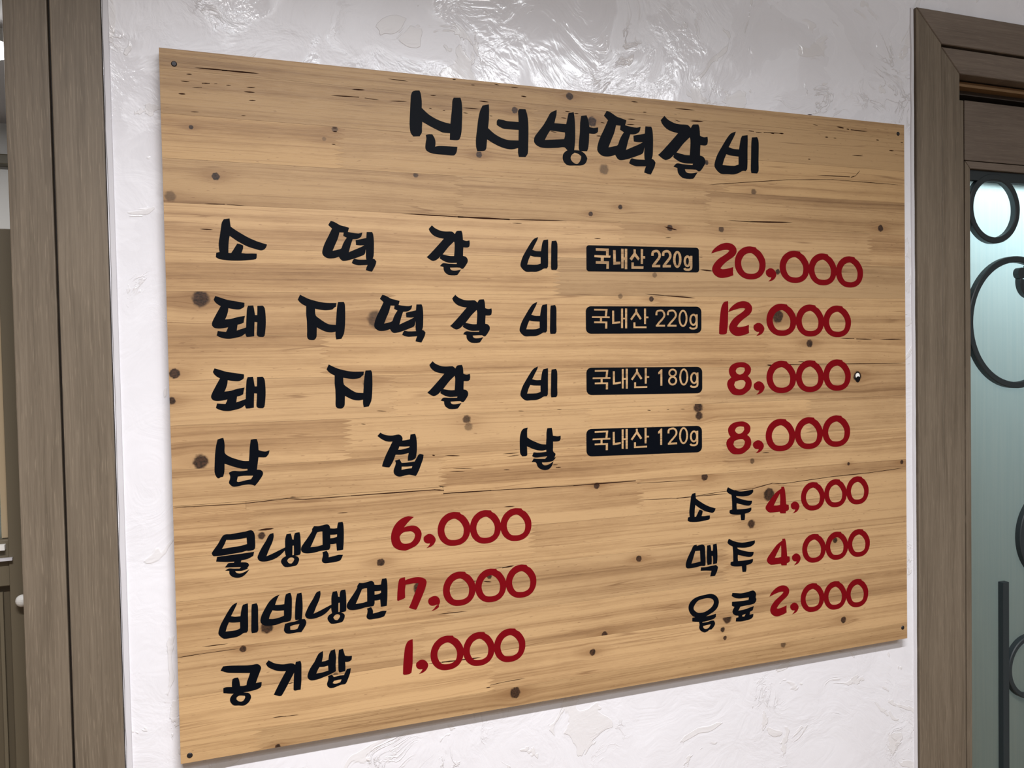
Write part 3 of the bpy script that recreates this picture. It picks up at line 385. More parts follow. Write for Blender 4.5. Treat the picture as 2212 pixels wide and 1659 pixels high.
'd8':([[253.5,44.2,262.6,43.7,270.3,40.1,274.7,34.6,274,27,268.7,21.6,274.5,16.1,276.3,8.4,273.6,0.8,267.1,-4.4,259.3,-8.5,250.2,-9.1,240,-7.4,232.5,-0.1,229,8.6,230.8,15,237.2,20,233.5,25.7,232.9,33.3,236.8,39.1,244.5,43]],[[254.7,36.3,262.4,35.4,263.4,31,259.7,26.2,253.3,24.2,247.5,26.5,245.4,30.3,248.3,34.6],[253.1,15.3,260.9,14.8,264.4,10.9,262.7,5.5,258.1,1.3,251.6,0.4,245.3,2.7,242.1,7.7,244.1,13]]),
'd6':([[-298.4,-160.1,-294.2,-160.6,-289.6,-161.8,-293.7,-164.7,-298.6,-169,-304.1,-175.2,-298.7,-174,-290.4,-173.8,-285,-176,-280.9,-180.5,-279.1,-186,-280,-191.8,-282.5,-197.5,-287.4,-202.3,-294.7,-205.5,-301.9,-207.7,-306.6,-207.2,-313.1,-205.4,-318.9,-201.1,-321.7,-195.6,-322.5,-187.9,-321.6,-181,-318.2,-173.1,-313.4,-167.1,-306.2,-162.2]],[[-298.9,-181.3,-294.1,-181.4,-289.7,-184.5,-288.6,-188.1,-290.8,-193.8,-295.7,-197.7,-304,-198.1,-308.1,-195.7,-310.2,-190.2,-310.3,-187.3,-307.2,-183.5,-303.6,-181.7]]),
'd7':([[-311,-246,-304.3,-245.1,-304,-249.4,-298,-247.7,-292,-246.9,-286,-246.9,-280,-248.2,-275.5,-250.7,-273.5,-254.5,-273.9,-258,-276.2,-264.9,-280,-273.9,-284.4,-282.9,-288.2,-290.7,-289.7,-292.4,-294.2,-290.9,-299.5,-288.3,-296.4,-282.1,-291.3,-270.3,-285,-255.6,-292.2,-254.8,-303.5,-255.6,-304.6,-262.8,-304.6,-273.4,-306.3,-274.7,-314.7,-276.9,-316,-275.9,-315.4,-264.5,-314.1,-254.1,-312.8,-248.4]],[]),
'd4':([[332.4,-163.6,337.8,-163.8,339.9,-171.6,341.9,-193.6,346.8,-194.7,347.3,-202.2,344.5,-204.2,341.2,-204.9,340.6,-208.5,330.2,-207.6,328.6,-204.7,309.6,-204.6,304.2,-201.9,300.8,-197.5,301.6,-193.1,309.8,-183.8,320.8,-172.9,332.3,-166.5]],[[329.5,-174,330,-182.7,329.5,-193.5,323.8,-194.1,316.8,-193.6,321.7,-185.7]]),
}
# kind, line of the menu, glyph, scale x, scale z, shift x, shift z
LETTERING = [
('s', 'title', 'shin', 1, 1, 0, 0),
('s', 'title', 'seo', 1, 1, 0, 0),
('s', 'title', 'bang', 1, 1, 0, 0),
('s', 'title', 'tteok', 1.3729, 1.3628, 561.83, 92.52),
('s', 'title', 'gal', 1.4218, 1.3669, 482.26, 93.13),
('s', 'title', 'bi', 1.4316, 1.3556, 386.33, 96.78),
('s', 'r1', 'so', 1, 1, 0, 0),
('s', 'r1', 'tteok', 1, 1, 0, 0),
('s', 'r1', 'gal', 1, 1, 0, 0),
('s', 'r1', 'bi', 1, 1, 0, 0),
('s', 'r2', 'dwae', 1, 1, 0, 0),
('s', 'r2', 'ji', 1, 1, 0, 0),
('s', 'r2', 'tteok', 0.9906, 0.9873, 63.62, -95.08),
('s', 'r2', 'gal', 0.985, 0.987, 28.05, -93.46),
('s', 'r2', 'bi', 0.9975, 0.9842, -3.63, -91.31),
('s', 'r3', 'dwae', 1.012, 1.0092, 3.06, -93.9),
('s', 'r3', 'ji', 0.9907, 0.9926, 31.12, -92.05),
('s', 'r3', 'gal', 0.9979, 0.9848, -3.88, -186.24),
('s', 'r3', 'bi', 1.001, 0.9712, -3.82, -182.8),
('s', 'r4', 'sam', 1, 1, 0, 0),
('s', 'r4', 'gyeop', 1, 1, 0, 0),
('s', 'r4', 'sal', 1, 1, 0, 0),
('s', 'n1', 'mul', 1, 1, 0, 0),
('s', 'n1', 'naeng', 1.0082, 1.0041, -55.12, 84.59),
('s', 'n1', 'myeon', 1.0117, 0.9906, -53.96, 81.0),
('s', 'n2', 'bi', 0.842, 0.8923, -447.07, -462.7),
('s', 'n2', 'bim', 1, 1, 0, 0),
('s', 'n2', 'naeng', 1, 1, 0, 0),
('s', 'n2', 'myeon', 1, 1, 0, 0),
('s', 'n3', 'gong', 1, 1, 0, 0),
('s', 'n3', 'gi', 1, 1, 0, 0),
('s', 'n3', 'bap', 1, 1, 0, 0),
('s', 'd1', 'so', 0.818, 0.8621, 594.47, -371.55),
('s', 'd1', 'ju', 1, 1, 0, 0),
('s', 'd2', 'maek', 1, 1, 0, 0),
('s', 'd2', 'ju', 1.0304, 1.022, -6.29, -80.21),
('s', 'd3', 'eum', 1, 1, 0, 0),
('s', 'd3', 'ryo', 1, 1, 0, 0),
('d', 'r1', 'd2', 1, 1, 0, 0),
('d', 'r1', 'd0', 1, 1, 0, 0),
('c', 'r1', 'comma', 1, 1, 0, 0),
('d', 'r1', 'd0', 1.0053, 0.9953, 86.11, -3.56),
('d', 'r1', 'd0', 0.9732, 1.0013, 152.6, -7.76),
('d', 'r1', 'd0', 0.9709, 0.9935, 209.98, -9.39),
('d', 'r2', 'd1', 1, 1, 0, 0),
('d', 'r2', 'd2', 0.9601, 1.0, 38.56, -92.96),
('c', 'r2', 'comma', 1.0242, 0.9841, -32.72, -86.09),
('d', 'r2', 'd0', 1.0013, 0.9919, 59.94, -90.5),
('d', 'r2', 'd0', 0.97, 1.0007, 126.41, -93.51),
('d', 'r2', 'd0', 0.9796, 1.0032, 180.49, -95.5),
('d', 'r3', 'd8', 1, 1, 0, 0),
('c', 'r3', 'comma', 1.0261, 1.0012, -34.2, -184.86),
('d', 'r3', 'd0', 0.995, 1.0026, 60.28, -186.95),
('d', 'r3', 'd0', 0.9698, 1.0012, 125.23, -186.81),
('d', 'r3', 'd0', 0.9695, 1.0005, 182.18, -186.17),
('d', 'r4', 'd8', 1.0134, 0.9944, -6.0, -95.71),
('c', 'r4', 'comma', 1.0271, 0.9724, -37.15, -275.6),
('d', 'r4', 'd0', 0.9879, 1.0058, 59.24, -283.65),
('d', 'r4', 'd0', 0.9687, 1.007, 122.21, -283.51),
('d', 'r4', 'd0', 0.9835, 1.0035, 175.56, -282.01),
('d', 'n1', 'd6', 1, 1, 0, 0),
('c', 'n1', 'comma', 0.8418, 0.9024, -534.18, -365.38),
('d', 'n1', 'd0', 0.8097, 0.9054, -455.23, -369.17),
('d', 'n1', 'd0', 0.7909, 0.907, -402.87, -370.63),
('d', 'n1', 'd0', 0.8127, 0.9037, -361.98, -370.74),
('d', 'n2', 'd7', 1, 1, 0, 0),
('c', 'n2', 'comma_split', 1, 1, 0, 0),
('d', 'n2', 'd0', 0.8135, 0.9177, -450.25, -458.04),
('d', 'n2', 'd0', 0.7945, 0.9157, -397.68, -458.18),
('d', 'n2', 'd0', 0.8041, 0.9139, -353.25, -456.86),
('d', 'n3', 'd1', 0.8372, 0.9066, -490.14, -462.91),
('c', 'n3', 'comma', 0.8453, 0.9047, -550.16, -542.34),
('d', 'n3', 'd0', 0.8187, 0.9226, -471.73, -548.66),
('d', 'n3', 'd0', 0.7957, 0.9176, -417.93, -548.6),
('d', 'n3', 'd0', 0.8179, 0.9221, -376.76, -550.72),
('d', 'd1', 'd4', 1, 1, 0, 0),
('c', 'd1', 'comma', 0.8442, 0.8945, 92.73, -366.41),
('d', 'd1', 'd0', 0.8207, 0.9009, 170.15, -368.7),
('d', 'd1', 'd0', 0.7988, 0.8978, 223.77, -366.36),
('d', 'd1', 'd0', 0.8123, 0.9096, 267.24, -367.31),
('d', 'd2', 'd4', 0.9868, 1.0056, 5.44, -85.76),
('c', 'd2', 'comma', 0.8419, 0.8962, 94.9, -454.09),
('d', 'd2', 'd0', 0.8196, 0.9092, 171.84, -458.69),
('d', 'd2', 'd0', 0.8044, 0.9023, 224.03, -457.48),
('d', 'd2', 'd0', 0.8096, 0.9021, 269.87, -457.19),
('d', 'd3', 'd2', 0.8251, 0.898, 139.88, -540.05),
('c', 'd3', 'comma', 0.8186, 0.8757, 97.39, -532.47),
('d', 'd3', 'd0', 0.8162, 0.9102, 168.57, -542.26),
('d', 'd3', 'd0', 0.8108, 0.9137, 217.73, -544.82),
('d', 'd3', 'd0', 0.8094, 0.917, 265.56, -547.03),
]
# black plaques: outline, cut-out letters, counters left inside the letters
PLAQUES = [
([-16.8,220.5,-16.6,221.8,-16,222.9,-15,223.8,-13.7,224.4,-12.3,224.6,174.2,226.3,175.7,226.1,177.1,225.5,178.2,224.6,178.9,223.4,179.1,222.1,179.3,191.8,179,190.5,178.3,189.3,177.2,188.4,175.9,187.7,174.3,187.5,-12.7,185.7,-14.1,185.8,-15.4,186.4,-16.3,187.3,-17,188.4,-17.2,189.6],[[-1.3,220.6,20.8,220.7,20.3,210.2,23.6,210.3,23,206.8,12.2,206.7,11.9,201.6,20.8,201.4,20.3,189.9,15.8,189.8,16.2,197.3,-1.7,197.3,-1.5,201.3,6.7,201.5,6.8,206.5,-4,207,-3.6,210.5,15.7,210.3,15.8,216.7,-1.2,216.7],[27.7,218.8,32.4,218.7,32.4,201.2,40.1,201.4,40,197.4,27.8,196.2],[41.4,221.2,46,221.1,46,208,47.5,208.1,47.7,221.4,52.2,221.3,51.7,190.1,47.2,190,47.4,204,45.9,203.9,45.5,191.3,41.2,191.2],[62.8,221,66.9,220.8,66.8,215,73.3,207.1,70.7,203.6,64.7,210,59.5,203.2,55.5,206.2,62.7,214.9],[75.3,221.7,79.6,221.6,79.2,210.9,83,210.8,83,206.9,79.2,206.8,79,198.7,74.9,198.6],[58.8,200.9,63.2,200.9,63.1,195.2,80,195.4,79.6,191.1,58.6,190.8],[98,211.6,98,213.1,98.2,215,98.4,216.1,98.7,216.3,99.4,216.6,100.4,216.9,101.7,217.2,102.9,217.3,103.6,217.2,104.3,216.7,105.2,215.7,105.8,214.6,106.1,213.4,106.2,212,105.9,210.7,104.9,209.1,103.3,207.2,101.7,205.3,100.2,203.6,98.6,202,97.2,200.4,96,198.8,95.2,197.3,94.6,196.4,98.6,194.7,99.2,195.6,99.9,196.9,100.9,198.2,102.1,199.5,103.7,201.2,105.3,203,107,204.9,108.8,207.1,110.2,209.5,110.7,211.8,110.7,214.1,110.1,216.1,109.1,217.9,107.6,219.6,105.7,220.8,103.4,221.3,101.2,221.1,99.4,220.7,97.8,220.3,95.9,219.4,94.3,217.6,93.7,215.4,93.5,213.1,93.4,211.6],[94.6,197.9,109.3,198.2,109.2,194.2,94.5,193.9],[116.9,211.8,116.9,213.3,117.1,215.2,117.3,216.4,117.6,216.6,118.3,216.9,119.3,217.2,120.6,217.4,121.8,217.5,122.5,217.4,123.3,216.9,124.2,215.9,124.8,214.8,125.1,213.6,125.1,212.2,124.8,210.9,123.9,209.3,122.3,207.4,120.6,205.5,119.1,203.8,117.5,202.2,116.1,200.5,114.9,198.9,114,197.5,113.5,196.5,117.5,194.8,118.1,195.7,118.8,197,119.8,198.3,121,199.7,122.6,201.4,124.2,203.1,125.9,205.1,127.8,207.3,129.2,209.7,129.7,212.1,129.7,214.3,129.1,216.3,128.1,218.2,126.6,219.8,124.6,221,122.3,221.5,120.1,221.4,118.3,221,116.6,220.5,114.8,219.6,113.2,217.9,112.5,215.6,112.3,213.3,112.3,211.8],[113.5,198,128.3,198.4,128.2,194.4,113.4,194],[147.6,207.4,147.2,203.2,146,199.4,144.2,196.4,142,194.4,139.6,193.7,137.2,194.3,135,196.2,133.4,199.1,132.3,202.9,132,207,132.5,211.2,133.6,215,135.4,218,137.6,220,140,220.7,142.4,220.1,144.6,218.3,146.3,215.3,147.3,211.6],[165.2,205,164.8,202.1,163.7,199.4,162.1,197.3,160.1,195.9,158,195.4,155.8,195.8,153.9,197.1,152.3,199.2,151.4,201.8,151.1,204.6,151.5,207.5,152.5,210.2,154.1,212.3,156.1,213.7,158.3,214.2,160.4,213.8,162.4,212.5,163.9,210.4,164.9,207.9],[162.9,213.5,162.9,210.6,162.8,206.4,162.8,202.7,162.8,200,162.8,197.6,162.7,195.9,162.5,194.8,162.3,194.4,162.1,194.2,161.5,193.9,160.5,193.5,159.3,193.3,157.9,193.3,156.2,193.4,155.1,193.6,154.9,193.8,154.6,194.3,154.3,194.8,150.3,192.9,150.7,192.3,151.6,191.1,153.2,190.1,155.3,189.6,157.5,189.5,159.7,189.5,161.6,189.8,163.4,190.4,165,191.4,166.2,192.6,166.8,194,167.1,195.6,167.3,197.7,167.3,200.1,167.3,202.9,167.3,206.5,167.4,210.7,167.4,213.6]],[[142.8,207.3,142.6,204.4,142.1,201.8,141.4,199.7,140.6,198.4,139.7,197.9,138.7,198.3,137.9,199.6,137.3,201.7,136.9,204.3,136.8,207.1,137,210,137.5,212.6,138.2,214.7,139,216,139.9,216.5,140.9,216.1,141.7,214.8,142.3,212.7,142.7,210.2],[160.7,204.9,160.5,203.2,160.1,201.6,159.5,200.4,158.8,199.6,158,199.3,157.2,199.5,156.5,200.3,156,201.5,155.7,203,155.6,204.7,155.7,206.4,156.1,208,156.7,209.2,157.4,210,158.2,210.3,159,210.1,159.7,209.3,160.2,208.1,160.6,206.6]]),
([-19.5,125.5,-19.1,127.9,-17.8,130.1,-15.9,131.8,-13.5,132.9,-10.9,133.3,173,133.6,175.9,133.3,178.5,132.1,180.6,130.3,181.9,128,182.4,125.5,182.1,99.7,181.6,97.2,180.3,94.9,178.1,93.1,175.5,92,172.5,91.6,-11.3,92.1,-13.9,92.5,-16.3,93.6,-18.2,95.3,-19.3,97.5,-19.7,99.9],[[-5.7,129.6,17.2,129.4,15.7,118.4,20.5,118.2,20.4,115.5,7.4,115.7,7.3,110.6,16.4,110.4,16,99.5,12.2,99.6,12.6,107.7,-6.1,107.9,-6,110.7,3.8,110.7,3.9,115.7,-9.6,115.9,-9.2,118.5,12.1,118.4,13.2,126.8,-5.7,126.9],[24.6,127,28.1,127,28.1,109.9,38.1,110.8,38.2,107.8,31.2,107,24.2,106.6],[39.8,130.1,43.4,130.2,43.2,116.1,46.4,116.1,46.6,130.4,50.5,130.3,49.9,99.6,46.3,99.6,46.4,113.5,43.1,113.5,42.8,100.1,39.3,100.2],[64.1,129.9,67.7,129.9,67.8,125.4,75.3,115,72.2,112.8,65.7,121.5,57.9,111.9,55.2,114.1,64.2,125.1],[79.4,130.4,83.2,130.4,83,118.2,87.3,118,87.1,115.3,83,115.3,82.6,106.3,79.2,106.3],[60.7,109.2,64.3,109.2,64.2,102.9,83.6,102.9,83.5,99.9,60.6,100.2],[157,115.1,156.6,110.9,155.3,107.1,153.4,104.1,151.1,102.2,148.5,101.5,146,102.2,143.7,104.1,141.9,107.1,140.8,110.9,140.5,115.1,140.9,119.3,142.2,123.1,144,126.1,146.4,128.1,148.9,128.7,151.5,128.1,153.8,126.1,155.6,123.1,156.7,119.3],[175.1,112.9,174.7,109.9,173.6,107.2,171.9,105.1,169.8,103.8,167.5,103.3,165.1,103.8,163.1,105.1,161.4,107.3,160.4,110,160.1,112.9,160.5,115.9,161.6,118.6,163.3,120.7,165.4,122,167.8,122.5,170.1,122.1,172.1,120.7,173.8,118.6,174.8,115.9],[172,121.6,172,118.6,171.9,114.3,171.9,110.5,171.9,107.6,171.9,105.1,171.8,103.2,171.6,102.1,171.4,101.6,171.1,101.3,170.4,100.9,169.2,100.6,168,100.4,166.5,100.4,164.7,100.6,163.6,100.9,163.2,101.1,162.8,101.7,162.5,102.2,159.3,100.7,159.7,100.1,160.5,99,162,98,164,97.5,166.2,97.3,168.3,97.3,170.1,97.6,171.9,98.1,173.4,98.9,174.5,100,175.1,101.4,175.4,103,175.5,105.1,175.5,107.6,175.5,110.5,175.6,114.3,175.7,118.6,175.7,121.6],[102.9,119.8,103,121.3,103.1,123.3,103.4,124.5,103.9,124.8,104.9,125.2,106.2,125.5,107.7,125.7,109.2,125.8,110.3,125.6,111.4,125,112.4,123.9,113.2,122.7,113.5,121.5,113.6,120,113.2,118.6,112.2,117,110.4,115.1,108.5,113.3,106.8,111.6,105,110,103.5,108.5,102.2,106.9,101.3,105.5,100.6,104.6,103.7,103.1,104.3,104,105.2,105.2,106.2,106.6,107.6,107.9,109.4,109.5,111.2,111.2,113,113.1,115,115.3,116.5,117.5,117.1,119.8,117,122,116.5,123.9,115.4,125.7,113.8,127.3,111.8,128.4,109.6,128.9,107.4,128.8,105.5,128.5,103.7,128.1,101.9,127.3,100.3,125.8,99.6,123.7,99.4,121.4,99.4,119.9],[99.9,105.3,116.3,105.3,116.3,102.2,99.8,102.3],[123.3,119.9,123.4,121.3,123.5,123.3,123.9,124.5,124.3,124.9,125.3,125.3,126.6,125.6,128.2,125.8,129.7,125.9,130.9,125.7,131.9,125,133,123.9,133.7,122.8,134.1,121.5,134.2,120,133.8,118.6,132.7,117,130.9,115.1,129,113.2,127.3,111.6,125.5,110,123.9,108.4,122.7,106.9,121.7,105.5,121.1,104.5,124.1,103,124.7,103.9,125.6,105.2,126.7,106.5,128.1,107.9,129.9,109.5,131.7,111.2,133.6,113.1,135.6,115.3,137.1,117.5,137.7,119.8,137.6,122,137,124,135.9,125.8,134.3,127.4,132.4,128.5,130.1,129,127.8,128.9,125.9,128.6,124.2,128.2,122.3,127.4,120.7,125.9,120,123.7,119.8,121.5,119.8,120],[120.3,105.3,136.9,105.2,136.9,102.1,120.3,102.2]],[[153.4,115.1,153.1,111.9,152.4,109,151.4,106.6,150,105.2,148.6,104.7,147.1,105.2,145.9,106.7,144.9,109,144.2,111.9,144.1,115.1,144.3,118.4,145,121.3,146.1,123.6,147.4,125.1,148.9,125.6,150.3,125.1,151.6,123.6,152.6,121.3,153.2,118.4],[171.5,112.9,171.3,110.9,170.7,109.1,169.8,107.7,168.7,106.8,167.5,106.4,166.3,106.8,165.3,107.7,164.4,109.1,163.9,110.9,163.7,112.9,164,114.9,164.5,116.7,165.4,118.1,166.5,119.1,167.7,119.4,168.9,119.1,170,118.1,170.8,116.7,171.3,114.9]]),
([-20.2,33.4,-19.7,35.8,-18.5,37.9,-16.6,39.6,-14.2,40.7,-11.5,41,173,38.4,176,38,178.6,36.8,180.7,35,182,32.6,182.5,30.1,182.2,4.6,181.7,2.1,180.3,-0.2,178.2,-2,175.6,-3.1,172.6,-3.4,-11.9,-0.3,-14.5,0.2,-16.9,1.3,-18.8,3.1,-20,5.2,-20.4,7.6],[[-6.3,37.5,16.7,37.3,15.2,26.2,20,26.1,19.9,23.4,6.8,23.6,6.8,18.4,15.9,18.2,15.5,7.4,11.7,7.4,12,15.6,-6.7,15.8,-6.6,18.5,3.2,18.5,3.3,23.6,-10.2,23.7,-9.8,26.4,11.5,26.2,12.7,34.6,-6.3,34.8],[24.1,34.9,27.6,34.9,27.6,17.8,37.6,18.7,37.8,15.7,30.8,14.8,23.8,14.5],[39.4,38,43,38,42.8,24,46,24,46.2,38.3,50.1,38.2,49.5,7.5,45.9,7.5,46,21.3,42.7,21.3,42.4,7.9,38.9,8.1],[63.8,37.8,67.3,37.8,67.5,33.3,75,22.8,71.9,20.7,65.4,29.4,57.6,19.8,54.9,22,63.9,33],[79.1,38.3,82.9,38.3,82.7,26.1,87.1,25.9,86.8,23.2,82.7,23.2,82.3,14.2,78.9,14.2],[60.4,17.1,63.9,17.1,63.8,10.8,83.3,10.7,83.2,7.8,60.2,8],[157,23,156.6,18.8,155.3,15,153.4,12,151.1,10.1,148.5,9.4,145.9,10.1,143.6,12,141.8,15,140.7,18.8,140.4,23,140.9,27.2,142.1,31,144,34,146.3,35.9,148.9,36.6,151.5,36,153.8,34,155.6,31,156.7,27.2],[175.2,20.8,174.8,17.8,173.7,15.1,172,13,169.8,11.6,167.5,11.2,165.2,11.7,163.1,13,161.5,15.2,160.4,17.8,160.1,20.8,160.5,23.8,161.6,26.4,163.3,28.6,165.4,29.9,167.8,30.4,170.1,29.9,172.2,28.6,173.8,26.4,174.9,23.8],[172.1,29.5,172,26.5,172,22.2,171.9,18.4,171.9,15.5,171.9,13,171.8,11.1,171.6,10,171.4,9.5,171.1,9.2,170.4,8.8,169.3,8.5,168,8.3,166.5,8.3,164.7,8.5,163.6,8.7,163.2,9,162.8,9.6,162.5,10.1,159.3,8.6,159.7,8,160.5,6.9,162,5.9,164,5.4,166.2,5.2,168.3,5.2,170.2,5.4,172,6,173.5,6.8,174.6,7.9,175.2,9.2,175.5,10.8,175.6,12.9,175.6,15.5,175.6,18.4,175.6,22.2,175.7,26.5,175.8,29.5],[102.8,31.3,108.1,36.1,110.4,36.1,110,10.4,106.3,10.4,106.6,28.8,102.7,28.3],[136.5,30,136.1,27.9,134.9,26,133.2,24.5,131,23.5,128.5,23.2,126.1,23.5,124,24.5,122.3,26,121.2,27.9,120.9,29.9,121.3,32,122.4,33.9,124.2,35.4,126.3,36.4,128.8,36.7,131.2,36.4,133.3,35.4,135,34,136.1,32.1],[136.7,17.6,136.3,15.3,135.1,13.2,133.2,11.5,130.9,10.5,128.3,10.1,125.8,10.5,123.5,11.6,121.7,13.2,120.6,15.3,120.2,17.6,120.7,19.9,121.9,22,123.7,23.7,126,24.7,128.6,25.1,131.1,24.7,133.4,23.7,135.2,22,136.3,19.9]],[[153.4,23,153.1,19.8,152.4,16.8,151.3,14.5,150,13,148.5,12.5,147.1,13,145.8,14.5,144.8,16.9,144.2,19.8,144,23,144.3,26.2,145,29.2,146.1,31.5,147.4,33,148.9,33.5,150.3,33,151.6,31.5,152.6,29.2,153.2,26.2],[171.5,20.8,171.3,18.8,170.7,17,169.8,15.5,168.7,14.6,167.5,14.3,166.3,14.6,165.3,15.6,164.4,17,163.9,18.8,163.8,20.8,164,22.8,164.6,24.6,165.4,26,166.5,26.9,167.7,27.3,168.9,26.9,170,26,170.8,24.6,171.4,22.8],[133.1,30,132.8,28.8,132.2,27.7,131.2,26.9,130,26.3,128.6,26.1,127.2,26.3,126,26.9,125,27.7,124.4,28.8,124.2,30,124.5,31.1,125.1,32.2,126.1,33.1,127.3,33.6,128.7,33.8,130.1,33.6,131.3,33.1,132.3,32.2,132.9,31.2],[133.2,17.6,133,16.2,132.3,15,131.2,14,129.9,13.4,128.4,13.1,126.9,13.4,125.6,14,124.6,15,123.9,16.2,123.7,17.6,124,19,124.7,20.3,125.7,21.2,127.1,21.9,128.5,22.1,130,21.9,131.3,21.2,132.3,20.2,133,19]]),
([-22,-59.1,-21.5,-56.7,-20.3,-54.5,-18.4,-52.8,-16,-51.8,-13.3,-51.5,171.2,-55.1,174.1,-55.6,176.8,-56.8,178.8,-58.7,180.2,-61,180.6,-63.5,180.4,-89.2,179.9,-91.7,178.5,-94,176.4,-95.8,173.7,-96.9,170.8,-97.2,-13.7,-92.9,-16.3,-92.4,-18.7,-91.3,-20.6,-89.5,-21.8,-87.3,-22.2,-84.9],[[-8.1,-54.9,14.9,-55.1,13.4,-66.2,18.2,-66.4,18.1,-69,5,-68.8,4.9,-74,14.1,-74.2,13.7,-85,9.9,-85,10.2,-76.8,-8.5,-76.6,-8.4,-73.9,1.4,-73.9,1.5,-68.8,-12,-68.7,-11.6,-66,9.7,-66.2,10.9,-57.8,-8.1,-57.7],[22.3,-57.6,25.8,-57.5,25.8,-74.6,35.8,-73.8,36,-76.7,28.9,-77.6,21.9,-77.9],[37.6,-54.4,41.2,-54.4,41,-68.4,44.2,-68.4,44.4,-54.1,48.3,-54.3,47.7,-85,44.1,-84.9,44.1,-71.1,40.9,-71.1,40.6,-84.5,37.1,-84.3],[62,-54.7,65.5,-54.6,65.7,-59.1,73.1,-69.6,70,-71.7,63.5,-63,55.7,-72.6,53,-70.5,62.1,-59.4],[77.3,-54.1,81.1,-54.1,80.9,-66.3,85.2,-66.5,85,-69.2,80.9,-69.2,80.5,-78.2,77.1,-78.2],[58.5,-75.3,62.1,-75.3,62,-81.6,81.5,-81.7,81.4,-84.7,58.4,-84.4],[155.2,-69.4,154.7,-73.6,153.5,-77.4,151.6,-80.4,149.2,-82.4,146.6,-83,144.1,-82.3,141.8,-80.4,140,-77.4,138.9,-73.6,138.6,-69.4,139,-65.2,140.3,-61.4,142.1,-58.4,144.5,-56.5,147.1,-55.8,149.6,-56.5,151.9,-58.4,153.7,-61.4,154.9,-65.2],[173.3,-71.6,172.9,-74.6,171.8,-77.3,170.1,-79.4,168,-80.8,165.6,-81.2,163.3,-80.8,161.2,-79.4,159.6,-77.3,158.6,-74.6,158.3,-71.6,158.7,-68.7,159.8,-66,161.5,-63.9,163.6,-62.5,165.9,-62,168.3,-62.5,170.3,-63.9,172,-66,173,-68.7],[170.2,-62.9,170.2,-65.9,170.1,-70.2,170.1,-74,170.1,-76.9,170.1,-79.4,170,-81.3,169.8,-82.4,169.6,-82.9,169.3,-83.2,168.6,-83.6,167.4,-83.9,166.2,-84.1,164.7,-84.1,162.9,-83.9,161.7,-83.7,161.4,-83.4,161,-82.8,160.7,-82.3,157.4,-83.8,157.8,-84.4,158.6,-85.5,160.2,-86.5,162.2,-87,164.4,-87.2,166.5,-87.2,168.3,-87,170.1,-86.4,171.6,-85.6,172.7,-84.5,173.3,-83.2,173.6,-81.6,173.8,-79.5,173.7,-76.9,173.7,-74,173.8,-70.2,173.9,-65.9,173.9,-62.9],[101,-61.1,106.3,-56.3,108.5,-56.3,108.1,-82,104.5,-82,104.8,-63.6,100.9,-64.1],[121.4,-64.7,121.4,-63.2,121.6,-61.2,121.9,-60,122.4,-59.7,123.4,-59.3,124.7,-59,126.2,-58.7,127.8,-58.7,128.9,-58.9,130,-59.5,131.1,-60.6,131.8,-61.8,132.2,-63,132.2,-64.5,131.9,-65.9,130.8,-67.5,128.9,-69.5,127.1,-71.3,125.4,-72.9,123.6,-74.6,122,-76.1,120.7,-77.7,119.7,-79.1,119.1,-80,122.2,-81.5,122.8,-80.7,123.7,-79.4,124.7,-78,126.2,-76.7,128,-75.1,129.8,-73.3,131.7,-71.4,133.7,-69.3,135.2,-67,135.8,-64.7,135.7,-62.5,135.1,-60.6,134,-58.8,132.4,-57.2,130.4,-56,128.2,-55.6,125.9,-55.7,124,-56,122.2,-56.4,120.3,-57.1,118.7,-58.6,118,-60.8,117.9,-63.1,117.8,-64.6],[118.3,-79.3,135,-79.3,135,-82.4,118.3,-82.4]],[[151.6,-69.4,151.3,-72.6,150.6,-75.6,149.5,-77.9,148.2,-79.4,146.7,-79.9,145.3,-79.4,144,-77.9,143,-75.6,142.3,-72.6,142.2,-69.4,142.5,-66.2,143.2,-63.3,144.2,-60.9,145.6,-59.4,147,-58.9,148.5,-59.4,149.8,-60.9,150.8,-63.2,151.4,-66.2],[169.7,-71.6,169.5,-73.6,168.9,-75.4,168,-76.9,166.9,-77.8,165.7,-78.1,164.5,-77.8,163.4,-76.9,162.6,-75.4,162.1,-73.6,161.9,-71.6,162.1,-69.6,162.7,-67.8,163.6,-66.4,164.7,-65.5,165.9,-65.2,167.1,-65.5,168.2,-66.4,169,-67.8,169.5,-69.6]]),
]
